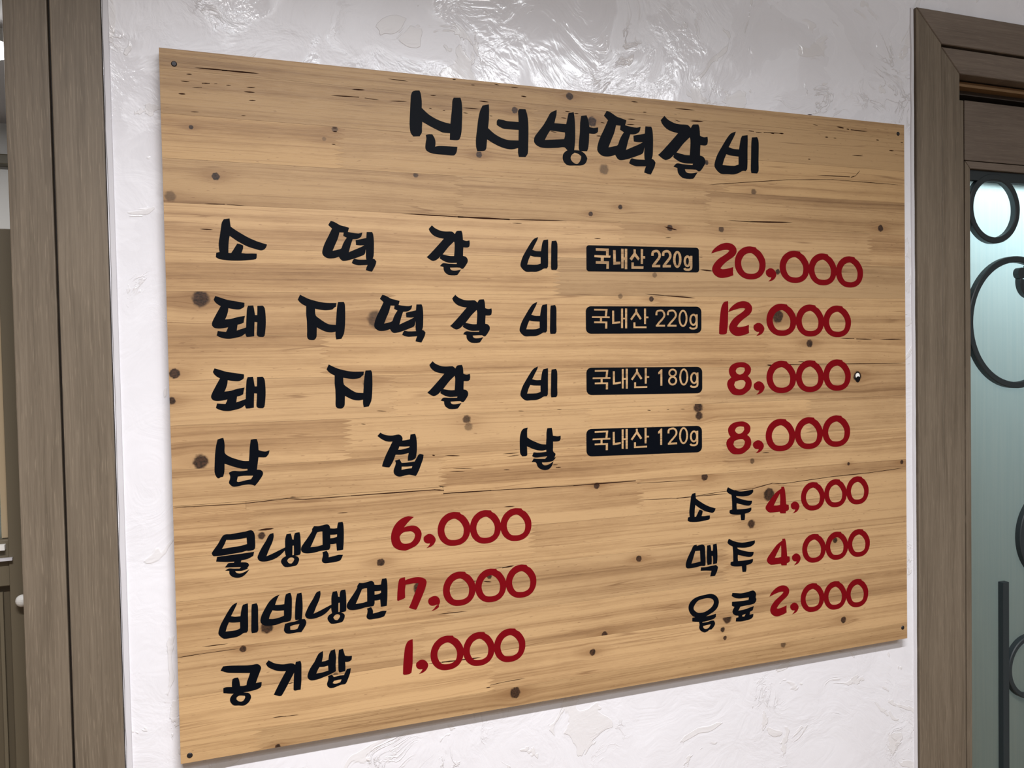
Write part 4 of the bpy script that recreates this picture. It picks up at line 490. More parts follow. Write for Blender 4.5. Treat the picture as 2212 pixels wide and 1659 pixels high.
STAVES = [  # z top, z bottom, finger joints x, tones (mm)
(452.6, 427, [-77.3], [(0.76, 0.6), (0.76, 0.5)]),
(427, 371.5, [-103.3], [(0.78, 0.6), (0.76, 0.4)]),
(371.5, 316, [-386.6, 224.9], [(0.92, 0.7), (0.86, 0.4), (0.86, 0.6)]),
(316, 260.5, [-221.6, 189.6], [(0.84, 0.2), (0.83, 0.2), (0.82, 0.3)]),
(260.5, 205, [36.7, 515.6], [(1.02, -0.2), (0.9, 0), (0.96, 0)]),
(205, 149.5, [-72.5], [(0.97, 0.1), (0.78, -0.1)]),
(149.5, 93, [-321.6, 94.8], [(0.95, 0), (0.97, 0.1), (0.93, 0.1)]),
(93, 36.5, [-413.6, 300.5], [(0.96, 0), (0.98, 0.1), (0.95, 0.1)]),
(36.5, -20.5, [-322.4, 167.8], [(0.94, -0.1), (0.96, 0), (0.88, -0.1)]),
(-20.5, -76.5, [-385.8, -25.3, 383.0], [(0.98, -0.1), (0.93, 0), (0.97, 0.1), (0.88, -0.1)]),
(-76.5, -133.5, [-253.7, 217.8], [(0.92, 0), (0.97, 0.1), (0.94, 0)]),
(-133.5, -189, [-512.3, 61.5], [(1.0, 0), (0.92, 0), (0.93, 0)]),
(-189, -245, [-119.9], [(0.96, 0), (0.92, 0)]),
(-245, -311, [-247.8, 215.2], [(0.97, 0.1), (0.86, -0.1), (0.93, 0)]),
(-311, -368, [-291.0, 259.0], [(0.94, 0), (0.93, 0), (0.93, 0)]),
(-368, -425, [-188.2], [(1.03, 0.1), (0.98, 0)]),
(-425, -453.2, [-512.6], [(0.98, 0.2), (0.86, 0.2)]),
]
KNOTS = [(-565.6, 356.6, 2.3, 1), (-537.8, 296.4, 4.1, 1), (-385.7, 368.2, 3.7, 0.5), (-276.0, 313.7, 3.2, 0.6), (-560.4, 139.8, 8.8, 0.75), (-592.3, 268.4, 5.8, 0.4), (-182.9, 348.0, 3.9, 1), (-127.3, 415.6, 4.0, 0.8), (-39.9, 443.5, 4.7, 1), (-3.8, 409.7, 6.2, 1), (15.0, 339.3, 7.0, 0.45), (195.4, 361.3, 3.6, 0.7), (41.4, 284.2, 3.1, 0.8), (-8.6, 271.6, 3.1, 0.8), (127.4, 255.9, 4.3, 1), (221.5, 257.3, 4.5, 0.6), (284.2, 319.3, 4.5, 0.5), (546.1, 270.8, 4.8, 1.1), (92.7, 144.9, 3.6, 0.8), (328.9, 118.6, 9.1, 0.95), (393.0, 73.0, 5.5, 0.9), (329.8, 191.5, 3.8, 0.8), (99.1, 182.1, 3.6, 0.4), (-593.7, 45.6, 5.3, 1), (-597.9, 11.2, 4.1, 0.8), (-566.2, -68.1, 8.3, 0.7), (-452.7, -125.6, 4.3, 0.6), (-494.0, -169.4, 4.2, 0.7), (-337.9, -220.9, 4.5, 1), (-349.9, 26.6, 5.7, 0.6), (-336.4, 113.7, 10.1, 0.55), (-209.7, -28.7, 5.3, 0.6), (-207.1, -39.4, 5.3, 0.4), (493.1, 15.5, 7.2, 1), (174.2, -26.0, 7.3, 0.7), (175.7, -39.3, 5.8, 0.7), (275.6, -117.5, 3.8, 0.5), (184.6, -137.2, 5.2, 1), (-6.1, -137.9, 4.2, 0.9), (272.4, -220.5, 6.1, 0.7), (307.7, -174.5, 9.2, 1), (64.1, -256.5, 4.0, 1.1), (442.6, -263.1, 3.9, 1), (472.6, -134.1, 2.4, 1), (590.4, -138.1, 3.2, 1), (-521.0, -315.8, 3.7, 0.9), (-490.8, -291.1, 6.8, 0.8), (-402.8, -367.9, 3.1, 0.5), (-480.8, -452.3, 3.1, 0.9), (-284.6, -262.3, 7.2, 0.8), (3.1, -367.0, 4.2, 1), (-17.7, -391.1, 4.3, 0.9), (-143.9, -433.0, 6.8, 1), (223.9, -369.3, 7.5, 0.8), (214.9, -387.0, 3.7, 0.7), (219.1, -401.1, 3.0, 0.8), (458.9, -402.2, 4.8, 0.9), (333.2, -427.4, 4.7, 0.5), (-180.3, -257.3, 3.4, 0.8), (-400.1, 354.2, 2.5, 0.3), (39.0, 148.7, 3.5, 0.4)]
CRACKS = [(-559.4, 431.8, -520.7, 432.3, 1.7), (-526.3, 432.0, -480.9, 432.2, 2.0), (-569.5, 422.7, -562.4, 423.1, 1.4), (-576.3, 413.5, -565.4, 413.6, 1.0), (-551.2, 413.1, -541.8, 413.8, 1.2), (-536.2, 413.8, -532.3, 414.2, 0.7), (-522.3, 413.4, -516.1, 413.7, 0.9), (-562.9, 406.6, -551.3, 407.4, 0.8), (-579.4, 397.3, -570.8, 397.6, 1.7), (-497.4, 413.1, -486.0, 413.6, 1.2), (-501.0, 407.1, -486.7, 407.5, 1.4), (-495.0, 396.7, -485.8, 397.3, 1.2), (-565.9, 376.1, -555.5, 376.4, 0.9), (-504.7, 376.3, -499.0, 376.3, 0.9), (-362.2, 423.4, -344.1, 424.0, 1.9), (-389.5, 412.7, -352.4, 413.7, 1.4), (-311.9, 442.4, -283.6, 441.6, 1.1), (-344.3, 413.3, -324.8, 412.4, 0.9), (-310.7, 412.4, -286.1, 413.8, 1.1), (-220.3, 450.6, -214.9, 450.9, 1.3), (-253.0, 425.2, -244.4, 425.7, 1.1), (-181.9, 424.0, -166.6, 423.7, 1.5), (-117.5, 436.9, -108.2, 436.3, 1.9), (-133.0, 448.2, -120.9, 448.3, 1.2), (-193.2, 445.7, -187.0, 445.7, 0.8), (-159.1, 450.3, -150.7, 449.2, 1.0), (-552.7, 261.0, -528.1, 261.5, 1.1), (-524.8, 261.2, -503.2, 260.8, 0.6), (-559.1, 228.7, -543.0, 228.5, 1.3), (-298.2, 259.7, -208.9, 258.4, 1.6), (-215.7, 258.4, -139.1, 258.0, 2.6), (-146.2, 258.0, -47.5, 259.6, 1.5), (-134.9, 253.1, -119.1, 252.9, 1.0), (-388.8, 369.5, -382.6, 370.0, 1.1), (-388.3, 364.9, -382.7, 365.0, 1.1), (-390.5, 347.8, -385.0, 347.9, 1.1), (-205.5, 412.4, -182.2, 412.5, 1.4), (-205.7, 405.3, -198.2, 405.3, 0.9), (-255.4, 407.4, -250.8, 406.9, 1.0), (-235.5, 406.0, -231.4, 406.0, 0.9), (-166.4, 404.2, -161.5, 404.1, 0.9), (138.6, 441.3, 176.2, 441.7, 1.5), (62.4, 445.2, 74.4, 445.2, 1.2), (-48.2, 421.1, -39.2, 420.5, 1.4), (-32.5, 419.3, -25.7, 419.2, 1.3), (-55.1, 411.0, -45.4, 410.6, 1.2), (55.6, 418.1, 69.9, 418.5, 1.4), (53.9, 409.9, 68.2, 410.5, 1.5), (2.8, 388.6, 12.0, 388.9, 1.6), (10.1, 409.5, 17.8, 408.7, 1.1), (82.1, 430.7, 89.4, 431.0, 1.2), (-71.9, 389.3, -61.5, 388.8, 1.0), (139.1, 423.5, 149.1, 421.5, 1.1), (165.9, 424.3, 191.3, 425.3, 2.2), (305.3, 417.2, 340.9, 418.0, 1.3), (392.6, 453.1, 403.0, 453.6, 1.2), (274.8, 417.6, 285.5, 416.9, 1.5), (289.9, 416.2, 300.7, 416.3, 1.2), (452.9, 438.0, 467.5, 436.8, 2.3), (474.4, 435.8, 479.3, 435.4, 2.0), (483.3, 435.0, 519.2, 434.6, 1.6), (428.5, 418.7, 435.2, 418.9, 1.8), (445.9, 418.5, 452.7, 418.5, 1.2), (537.2, 422.2, 544.4, 421.9, 1.8), (591.8, 421.4, 598.0, 421.5, 1.2), (565.7, 405.9, 577.1, 405.9, 1.6), (484.8, 392.1, 509.7, 392.6, 1.4), (392.7, 379.7, 398.4, 379.7, 1.5), (317.1, 417.1, 326.2, 416.3, 1.5), (336.3, 417.9, 344.6, 417.9, 2.0), (403.8, 438.3, 414.3, 436.1, 1.0), (199.2, 326.6, 259.4, 333.2, 1.1), (259.4, 333.2, 350.1, 342.9, 1.2), (350.1, 342.9, 445.1, 348.7, 1.2), (445.1, 348.7, 596.4, 347.7, 1.0), (411.4, 354.1, 479.5, 355.4, 1.6), (482.5, 354.7, 492.4, 357.7, 1.5), (492.4, 357.7, 502.5, 367.7, 1.0), (232.2, 271.7, 294.3, 271.2, 1.2), (258.6, 270.9, 360.4, 273.4, 2.1), (116.7, 257.3, 140.6, 252.8, 2.1), (81.5, 152.9, 119.9, 150.1, 1.4), (111.6, 150.8, 172.6, 147.0, 1.9), (180.9, 192.0, 204.9, 190.2, 2.1), (179.5, 211.6, 186.4, 211.6, 0.8), (457.0, 80.9, 486.7, 80.3, 1.1), (491.7, 79.8, 527.0, 78.7, 1.5), (542.3, 78.6, 594.2, 78.5, 1.6), (305.8, 39.0, 324.1, 36.4, 2.6), (318.6, 38.8, 393.5, 38.5, 1.4), (388.8, 38.6, 593.9, 35.8, 1.2), (368.0, 43.2, 384.1, 42.5, 1.2), (-599.6, -123.7, -575.0, -124.5, 1.0), (-575.0, -124.5, -518.8, -125.6, 1.0), (-518.8, -125.6, -460.4, -123.1, 1.0), (-460.4, -123.1, -436.5, -125.9, 1.0), (-436.5, -125.9, -375.0, -125.8, 1.1), (-375.0, -125.8, -259.5, -125.9, 1.6), (-259.5, -125.9, -245.4, -127.6, 1.7), (-245.7, -132.2, -175.6, -133.0, 1.7), (-175.6, -133.0, -43.7, -135.2, 1.3), (-43.7, -135.2, 59.7, -135.1, 1.8), (61.6, -164.9, 133.1, -167.8, 0.9), (133.1, -167.8, 161.0, -167.3, 1.6), (161.0, -167.3, 228.6, -167.2, 1.2), (165.3, -166.9, 217.2, -163.3, 1.0), (217.2, -163.3, 275.0, -163.0, 1.0), (275.0, -163.0, 314.3, -156.5, 1.4), (314.3, -156.5, 336.5, -158.8, 1.0), (336.5, -158.8, 434.9, -153.9, 1.2), (434.9, -153.9, 519.8, -152.3, 1.4), (519.8, -152.3, 595.6, -148.6, 1.0), (64.4, -139.3, 165.7, -141.1, 0.8), (-601.2, -315.9, -574.8, -314.9, 1.0), (-574.8, -314.9, -523.9, -314.5, 0.7), (-465.2, -370.2, -458.1, -369.5, 1.2), (-274.4, -371.3, -250.1, -372.3, 1.1), (-253.5, -372.1, -233.0, -372.8, 2.0), (-233.0, -372.8, -194.8, -373.6, 2.1), (-189.1, -419.1, -182.5, -419.0, 1.3), (-182.3, -416.1, -163.7, -414.8, 0.8), (-163.7, -414.8, -127.5, -414.2, 0.9), (-571.2, -306.1, -539.3, -306.2, 1.1), (-486.3, -412.2, -469.1, -413.2, 1.1), (-469.1, -413.2, -452.9, -414.1, 0.7), (-259.4, -302.8, -214.3, -303.8, 1.1), (-499.0, -161.9, -477.9, -161.3, 2.4), (-460.3, -166.6, -449.6, -167.0, 0.6), (-395.5, -147.9, -380.6, -148.1, 1.1), (-156.2, -158.4, -139.0, -158.7, 1.4), (-171.6, -246.5, -156.6, -246.7, 0.8), (-160.2, -247.0, -141.5, -245.9, 2.0), (-210.6, -261.7, -200.1, -261.9, 1.4), (-189.6, -263.7, -177.0, -265.8, 1.5), (-156.4, -81.0, -129.8, -81.1, 1.0), (-150.4, -85.4, -129.5, -84.3, 1.0), (-155.8, -104.3, -145.8, -104.6, 1.0), (-78.5, -101.8, -70.2, -102.1, 1.0), (-72.6, -106.2, -64.3, -106.2, 1.4), (-243.2, -78.4, -220.4, -80.2, 1.3), (-231.8, -97.8, -200.8, -99.3, 0.8), (-237.3, -101.2, -213.4, -103.1, 1.0), (-261.7, -76.7, -257.1, -77.7, 1.7), (294.8, -105.3, 309.5, -105.3, 1.3), (-131.1, -19.6, -121.7, -20.5, 0.9), (-69.4, -20.0, -61.2, -20.5, 0.9), (82.5, -26.8, 89.1, -27.4, 1.0), (117.0, -27.1, 122.0, -27.3, 0.8), (142.0, -27.2, 150.4, -27.6, 0.8), (-360.1, -28.4, -353.8, -29.3, 0.9), (-338.7, -11.2, -324.6, -12.7, 0.9), (118.9, 240.6, 129.6, 240.9, 0.9), (-3.9, 235.1, 7.7, 235.1, 1.1)]

# ---------------------------------------------------------------- the room
def struct(o): o['kind'] = 'structure'; return o
DOOR_TOP = Z0 + .662
bm = bmesh.new()
add_box(bm, -.6655, .6405, WALL, .16, 0, 2.9)                 # between the two door frames
add_box(bm, .6405, 2.6, WALL, .16, DOOR_TOP, 2.9)             # above the right door
add_box(bm, 1.75, 2.6, WALL, .16, 0, DOOR_TOP)
add_box(bm, -2.5, -.6655, WALL, .16, 2.28, 2.9)               # above the left doorway
add_box(bm, -2.5, -1.75, WALL, .16, 0, 2.28)
struct(from_bm('wall_back', bm, MAT['plaster']))
struct(box('floor', -2.6, 2.7, -3.3, 2.3, -.1, 0, MAT['floor']))
struct(box('ceiling', -2.6, 2.7, -3.3, .16, 2.9, 3.0, MAT['ceil']))
struct(box('wall_left', -2.6, -2.5, -3.3, 2.3, 0, 2.9, MAT['wallwarm']))
struct(box('wall_right', 2.6, 2.7, -3.3, 2.3, 0, 2.9, MAT['wallwarm']))
struct(box('wall_front', -2.5, 2.6, -3.3, -3.2, 0, 2.9, MAT['wallwarm']))
# room beyond the left doorway
struct(box('wall_far', -2.5, 2.6, 2.15, 2.25, 0, 2.5, MAT['wallpaint']))
struct(box('wall_between', .40, .45, .17, 2.14, 0, 2.5, MAT['wallpaint']))
struct(box('ceiling_far', -2.5, 2.6, .165, 2.15, 2.45, 2.5, MAT['ceil_far']))
struct(box('trim_1', -2.49, .39, 2.10, 2.148, 2.30, 2.335, MAT['cornice'], bev=.004))
# white beads of filler where the plaster meets the two door frames
def bead(name, x0, x1, z0, z1, seed):
    random.seed(seed); bm = bmesh.new(); n = 60; prev = None
    for i in range(n + 1):
        z = z0 + (z1 - z0) * i / n; j = random.uniform(-.0008, .0008); k = random.uniform(-.0004, .0004)
        ring = [bm.verts.new(p) for p in ((x0 + j, WALL + .001, z), (x0 + .0015 + j, WALL - .0022 + k, z), (x1 - .0012, WALL - .0028 + k, z), (x1, WALL + .001, z))]
        if prev:
            for a in range(3): bm.faces.new((prev[a], prev[a + 1], ring[a + 1], ring[a]))
        prev = ring
    return struct(from_bm(name, bm, MAT['caulk']))
bead('trim_2', -.6655, -.6572, .05, 2.27, 1)
bead('trim_3', .6325, .6402, .05, DOOR_TOP + .004, 2)

# ---------------------------------------------------------------- doorway at the left: twin-board frame, glazed sliding door behind it
d2 = bpy.data.objects.new('door_2', None); COL.objects.link(d2); d2.location = (-.72, .07, 0); struct(d2)
def child_box(name, parent, *a, **k):
    bm = bmesh.new(); bev = k.get('bev', 0)
    px, py, pz = parent.location
    x0, x1, y0, y1, z0, z1, mat = a
    add_box(bm, x0 - px, x1 - px, y0 - py, y1 - py, z0 - pz, z1 - pz, bev)
    return from_bm(name, bm, mat, parent, k.get('label'))
child_box('frame_board', d2, -.7218, -.6663, .011, .15, 0, 2.28, MAT['lam_v'], bev=.0012)
child_box('frame_board', d2, -.7715, -.7246, .011, .15, 0, 2.28, MAT['lam_v'], bev=.0012)
child_box('frame_core', d2, -.727, -.7208, .024, .14, 0, 2.28, MAT['recess'])
child_box('door_stile', d2, -.803, -.772, .10, .135, .05, Z0 + .236, MAT['olive'], bev=.001)
child_box('glazing_bead', d2, -.8125, -.8035, .112, .13, Z0 - .165, Z0 + .222, MAT['bead'])
child_box('door_pane', d2, -1.60, -.812, .118, .124, Z0 - .165, Z0 + .222, MAT['frost'], label='frosted glass pane')
child_box('top_rail', d2, -1.65, -.8032, .102, .133, Z0 + .222, Z0 + .236, MAT['olive'], bev=.001)
child_box('middle_rail', d2, -1.65, -.8032, .102, .133, Z0 - .226, Z0 - .166, MAT['olive'], bev=.001)
child_box('white_strip', d2, -1.60, -.806, .094, .102, Z0 - .178, Z0 - .171, MAT['white'], label='white strip along the rail')
child_box('grey_strip', d2, -1.60, -.798, .094, .0995, Z0 - .192, Z0 - .1885, MAT['caulk'], label='thin grey strip under the white one')
child_box('lower_panel', d2, -1.65, -.8032, .112, .130, .05, Z0 - .2265, MAT['olive_dark'])
child_box('panel_bead', d2, -.8165, -.8125, .106, .112, .08, Z0 - .235, MAT['olive'])
bm = bmesh.new(); bmesh.ops.create_uvsphere(bm, u_segments=16, v_segments=10, radius=.0080)
for v in bm.verts: v.co = Vector((v.co.x, v.co.y * .8, v.co.z)) + Vector((-.7875 + .72, .090 - .07, Z0 - .2445))
from_bm('door_knob', bm, MAT['white'], d2, 'small white round knob')

# ---------------------------------------------------------------- door at the right
d1 = bpy.data.objects.new('door_1', None); COL.objects.link(d1); d1.location = (1.15, .06, 0); struct(d1)
def mitre(name, pts, y0, y1, mat, bev=.0012):
    px, py, pz = d1.location
    bm = bmesh.new()
    a = [bm.verts.new((x - px, y0 - py, z + Z0)) for x, z in pts]; c = [bm.verts.new((x - px, y1 - py, z + Z0)) for x, z in pts]
    bm.faces.new(a); bm.faces.new(c[::-1])
    for i in range(len(pts)):
        j = (i + 1) % len(pts); bm.faces.new((a[i], c[i], c[j], a[j]))
    bmesh.ops.bevel(bm, geom=list(bm.edges), offset=bev, segments=1, affect='EDGES')
    return from_bm(name, bm, mat, d1)
XR = 1.7
# outer casing, mitred; dark groove; inner jamb boards, mitred
mitre('casing', [(.6412, -1.55), (.6995, -1.55), (.6995, .6075), (.6412, .6655)], .0105, .15, MAT['lam_v'])
mitre('casing', [(.6415, .6662), (.6997, .6082), (XR, .6082), (XR, .6662)], .0105, .15, MAT['lam_h'])
mitre('jamb_board', [(.7000, -1.55), (.7435, -1.55), (.7435, .5590), (.7000, .6025)], .0112, .15, MAT['lam_v'])
mitre('jamb_board', [(.7003, .6032), (.7438, .5597), (XR, .5597), (XR, .6032)], .0112, .15, MAT['lam_h'])
child_box('frame_core', d1, .6995, XR, .030, .14, Z0 + .600, Z0 + .610, MAT['recess'])
child_box('track', d1, .7435, XR, .055, .095, Z0 + .540, Z0 + .5597, MAT['recess'])
child_box('track_strip', d1, .7435, XR, .036, .055, Z0 + .5475, Z0 + .5560, MAT['track'], label='thin orange-brown wooden strip')
child_box('back_board', d1, .7435, XR, .088, .095, Z0 + .50, Z0 + .545, MAT['recess'])
child_box('door_stile', d1, .7437, .7925, .0465, .080, .03, Z0 + .5262, MAT['lam_v'], bev=.0008)
child_box('top_panel', d1, .7930, XR, .0445, .080, Z0 + .4150, Z0 + .5262, MAT['lam_h'], bev=.0008)
mitre('sash_board', [(.7932, -1.50), (.8058, -1.50), (.8058, .3992), (.7932, .4125)], .0440, .080, MAT['lam_v'], .0005)
mitre('sash_board', [(.7935, .4132), (.8062, .3998), (XR, .3998), (XR, .4132)], .0440, .080, MAT['lam_h'], .0005)
# dark gasket frame and glass
child_box('gasket', d1, .8060, .8105, .052, .072, .05, Z0 + .3990, MAT['iron'])
child_box('gasket', d1, .8105, XR, .050, .072, Z0 + .3800, Z0 + .3990, MAT['iron'])
child_box('glass_pane', d1, .8085, XR, .0605, .0650, .05, Z0 + .390, MAT['frost'], label='frosted ribbed glass pane')
# iron scroll-work lying on the glass
def ring_bar(name, cx, cz, ro, wd, a0=0, a1=360, cap=False, spiral=0):
    px, py, pz = d1.location
    n = max(24, int(abs(a1 - a0) / 5)); bm = bmesh.new(); prev = None; first = None
    full = abs(a1 - a0) >= 360 and not spiral
    for i in range(n + (0 if full else 1)):
        t = i / n; a = R(a0 + (a1 - a0) * t); ro_ = ro - spiral * t
        prof = [(ro_, .050), (ro_ - .0015, .0485), (ro_ - wd + .0015, .0485), (ro_ - wd, .050), (ro_ - wd, .0600), (ro_, .0600)]
        ring = [bm.verts.new((cx + r * math.cos(a) - px, y - py, cz + r * math.sin(a) + Z0)) for r, y in prof]
        if prev:
            for k in range(6): bm.faces.new((prev[k], prev[(k + 1) % 6], ring[(k + 1) % 6], ring[k]))
        else: first = ring
        prev = ring
    if full:
        for k in range(6): bm.faces.new((prev[k], prev[(k + 1) % 6], first[(k + 1) % 6], first[k]))
    else:
        bm.faces.new(first); bm.faces.new(prev[::-1])
    return from_bm(name, bm, MAT['iron'], d1)
ring_bar('iron_ring', .8755, .3285, .0668, .0120)
ring_bar('iron_ring', .9360, .1100, .1290, .0120)
ring_bar('iron_scroll', .9750, .1900, .0330, .0120, 170, 470)
ring_bar('iron_ring', 1.0350, -.3150, .0950, .0120)
ring_bar('iron_ring', .9720, -.5760, .0640, .0100)
child_box('iron_stem', d1, .8935, .9095, .0485, .0600, .10, Z0 - .3985, MAT['iron'], bev=.001)
bm = bmesh.new(); bmesh.ops.create_cone(bm, cap_ends=True, segments=24, radius1=.011, radius2=.011, depth=.0115)
bmesh.ops.rotate(bm, verts=bm.verts, matrix=Matrix.Rotation(R(90), 3, 'X'))
for v in bm.verts: v.co += Vector((.9470 - 1.15, .0543 - .06, .2060 + Z0))
from_bm('iron_bud', bm, MAT['iron'], d1)
# outside of that door: pavement wall in shade, lit from high up
struct(box('wall_outside', .46, 2.59, 1.30, 1.36, 0, 2.44, MAT['olive_dark']))

# ---------------------------------------------------------------- lamps
def fixture(name, x, y, z, sx, sy, label, cat, glow=None):
    e = bpy.data.objects.new(name, None); COL.objects.link(e); e.location = (x, y, z)
    e['label'] = label; e['category'] = cat
    return e
f1 = fixture('tube_lamp', TUBE[0], TUBE[1], 2.9, 1.2, .1, 'white batten lamp with one long tube on the ceiling in front of the menu board', 'lamp')
b_ = box('housing', -.62, .62, -.045, .045, -.070, 0, MAT['white'], f1, .004)
f2 = fixture('fill_panel', 1.1, -2.5, 2.9, 1.2, .6, 'unseen flat ceiling panel added as fill light at the back of the dining room', 'lamp')
box('housing', -.65, .65, -.35, .35, -.045, 0, MAT['white'], f2, .004)
f4 = fixture('tube_lamp', .45, -1.95, 2.9, 1, 1, 'long white hanging batten lamp farther from the menu board', 'lamp')
box('housing', -1.1, 1.1, -.030, .030, -.135, -.115, MAT['white'], f4, .004)
f3 = fixture('round_lamp', -1.045, 1.30, 2.45, .2, .2, 'small round glowing lamp on the ceiling beyond the left doorway', 'lamp')
bm = bmesh.new(); bmesh.ops.create_cone(bm, cap_ends=True, segments=32, radius1=.060, radius2=.066, depth=.03)
for v in bm.verts: v.co.z -= .015
from_bm('lamp_body', bm, MAT['white'], f3)
bm = bmesh.new(); bmesh.ops.create_uvsphere(bm, u_segments=24, v_segments=12, radius=.052)
for v in bm.verts: v.co.z = v.co.z * .5 - .032
from_bm('lamp_globe', bm, MAT['lamp'], f3, 'glowing white globe')

# ---------------------------------------------------------------- the menu board
board = bpy.data.objects.new('menu_board', None); COL.objects.link(board)
board.location = (0, 0, Z0)
board['label'] = 'large wooden menu board with black and red lettering on the white plastered wall'
board['category'] = 'sign'
random.seed(7)
def finger_edge(x, zt, zb, n_off):
    """zigzag of a finger joint from top to bottom"""
    h = zt - zb; n = max(3, round(h / 6.0)); pts = []
    s = h / n
    for i in range(n):
        pts.append((x, zt - i * s)); pts.append((x + 14, zt - (i + .5) * s))
    pts.append((x, zb))
    return pts
si = 0; GAP = .09
for zt, zb, joints, tones in STAVES:
    edges = [None] + [finger_edge(x, zt - GAP, zb + GAP, 0) for x in joints] + [None]
    xs = [-600.4] + list(joints) + [600.4]
    for k, tone in enumerate(tones):
        lf, rt = edges[k], edges[k + 1]
        top, bot = zt - GAP, zb + GAP
        if (zt, k) == (-76.5, 0): bot = -122.4          # the step of the long crack
        if zt == -133.5 and k == 0: top = -122.8
        pts = []
        pts += [(-600.4, bot), (-600.4, top)] if lf is None else [(x + .12, z) for x, z in lf][::-1]
        if zt == -133.5 and k == 0: pts.insert(2, (rt[0][0] - .12, top))
        if zt == -76.5 and k == 1: pts = [(-246.0, z) if z < -122.4 else (x, z) for x, z in pts]
        if zt == -133.5 and k == 1: pts += [(pts[-1][0], -122.8), (-246.2, -122.8), (-246.2, top)]
        pts += [(600.4, top), (600.4, bot)] if rt is None else [(x - .12, z) for x, z in rt]
        if zt == -76.5 and k == 0: pts = [(x, max(z, bot)) for x, z in pts]
        prf = []
        for p in pts:
            if not prf or (abs(prf[-1][0] - p[0]) + abs(prf[-1][1] - p[1])) > 1e-4: prf.append(p)
        o = prism('stave', [(x / 1000, z / 1000) for x, z in prf], 0, WALL - .0004, MAT['stave'], board)
        t, wm = tone
        o.color = (t * (1 + .03 * wm), t, t * (1 - .10 * wm), 1)
        o['seed'] = random.uniform(0, 60); o['wander'] = random.choice((.006, .010, .018, .026))
        kn = [q for q in KNOTS if zb - 1 < q[1] <= zt - 1 + 1 and xs[k] - 12 < q[0] <= xs[k + 1] + 12]
        kn = sorted(kn, key=lambda q: -q[2])[:5]
        for i in range(5):
            if i < len(kn): x, z, r, s = kn[i]
            else: x, z, r, s = 9000, 0, 1, 0
            o['knot%d' % i] = [x / 1000, r / 1000, z / 1000]; o['knotpower%d' % i] = float(s)
# slits, resin streaks and the long crack
for x0, z0, x1, z1, wd in CRACKS:
    d = Vector((x1 - x0, z1 - z0)); n = Vector((-d.y, d.x)).normalized() * wd * .5
    a = Vector((x0, z0)); e = Vector((x1, z1))
    c0 = any(abs(q[2] - x0) + abs(q[3] - z0) < 9 for q in CRACKS if q[:2] != (x0, z0)); c1 = any(abs(q[0] - x1) + abs(q[1] - z1) < 9 for q in CRACKS if q[:2] != (x0, z0))
    if wd > 2.0 and not (c0 or c1): n *= 1.1
    P = [a - n * .7 - d * .01, a + n * .7 - d * .01] if c0 else [a]
    P += [a + d * .25 + n * .75, a + d * .55 + n, a + d * .85 + n * .6]
    P += [e + n * .7 + d * .01, e - n * .7 + d * .01] if c1 else [e]
    P += [e - d * .2 - n * .7, e - d * .5 - n, a + d * .18 - n * .6]
    prism('crack', [(p.x / 1000, p.y / 1000) for p in P], -.00012, .0002, MAT['crack'], board)
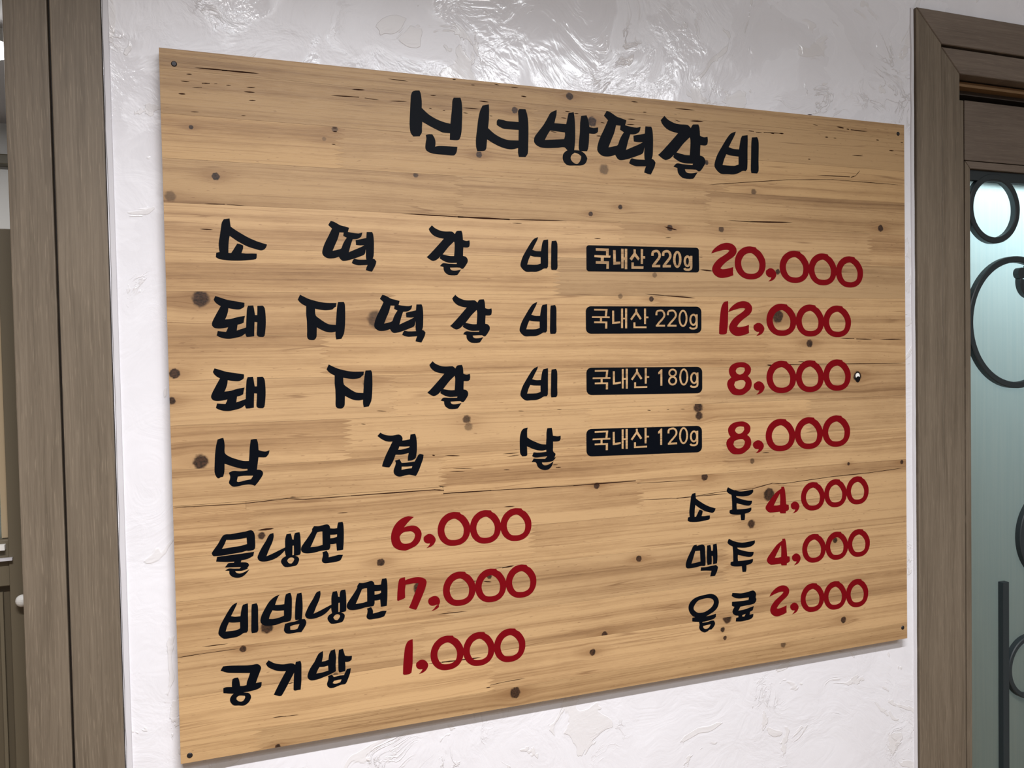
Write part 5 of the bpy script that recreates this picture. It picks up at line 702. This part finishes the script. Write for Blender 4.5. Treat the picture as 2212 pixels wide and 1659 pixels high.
# knot hole with the white wall plug showing in it
def disc(name, cx, cz, rx, rz, y0, y1, mat, parent, label=None, n=20):
    return prism(name, [(cx + rx * math.cos(t * 2 * math.pi / n), cz + rz * math.sin(t * 2 * math.pi / n)) for t in range(n)], y0, y1, mat, parent, label)
kh = disc('knot_hole', .4937, .0145, .0062, .0095, -.0002, .0002, MAT['black'], board, 'open black knot hole beside a red price')
disc('white_plug', .4933, .0165, .0045, .0048, -.0006, .0001, MAT['white'], kh, 'white spot in the knot hole')
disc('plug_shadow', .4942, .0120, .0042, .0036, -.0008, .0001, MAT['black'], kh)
for x, z in ((-583.3, 434.0), (586.7, 436.2), (-589.5, -444.0), (590.2, -433.0)):
    bm = bmesh.new()
    bmesh.ops.create_cone(bm, cap_ends=True, segments=16, radius1=.0038, radius2=.0026, depth=.0012)
    bmesh.ops.rotate(bm, verts=bm.verts, matrix=Matrix.Rotation(R(90), 3, 'X'))
    for v in bm.verts: v.co += Vector((x / 1000, -.0004, z / 1000))
    from_bm('screw', bm, MAT['screw'], board, 'dark screw head in a corner of the board')
# lettering
NAMES = {'title': 'the heading', 'r1': 'the first row', 'r2': 'the second row', 'r3': 'the third row', 'r4': 'the fourth row',
         'n1': 'the first line at lower left', 'n2': 'the second line at lower left', 'n3': 'the last line at lower left',
         'd1': 'the first line at lower right', 'd2': 'the second line at lower right', 'd3': 'the last line at lower right'}
PRE = {k: ([smooth(p) for p in s], [smooth(p) for p in h]) for k, (s, h) in GLYPHS.items()}
ct = 0
for kind, row, gl, sx, sz, tx, tz in LETTERING:
    s, h = PRE[gl]
    T = lambda lp: [(p.x * sx + tx, p.y * sz + tz) for p in lp]
    S = [T(p) for p in s]; H = [T(p) for p in h]
    keep = lambda c: any(inside(c, p) for p in S) and not any(inside(c, p) for p in H)
    nm = {'s': 'letter', 'd': 'digit', 'c': 'comma'}[kind]
    me = sheet_mesh(nm, keep, S + H, -.00030 - .00006 * (ct % 2), .0001); ct += 1
    lb = {'s': 'black brush-style letter in ', 'd': 'red price digit in ', 'c': 'red comma in '}[kind] + NAMES[row]
    link(nm, me, MAT['vinyl' if kind == 's' else 'red'], board, lb)
for i, (pl, let, cn) in enumerate(PLAQUES):
    pr = lambda f: [(f[k], f[k + 1]) for k in range(0, len(f), 2)]
    P = pr(pl); A = [pr(f) for f in let]; Cn = [pr(f) for f in cn]
    keep = lambda c: inside(c, P) and (not any(inside(c, f) for f in A) or any(inside(c, f) for f in Cn) and sum(inside(c, f) for f in A) < 2)
    me = sheet_mesh('weight_label', keep, [P] + A + Cn, -.00035, .0001)
    link('weight_label', me, MAT['vinyl'], board, 'black rounded label with cut-out origin and weight text, ' + ('top', 'second', 'third', 'bottom')[i] + ' of the four')
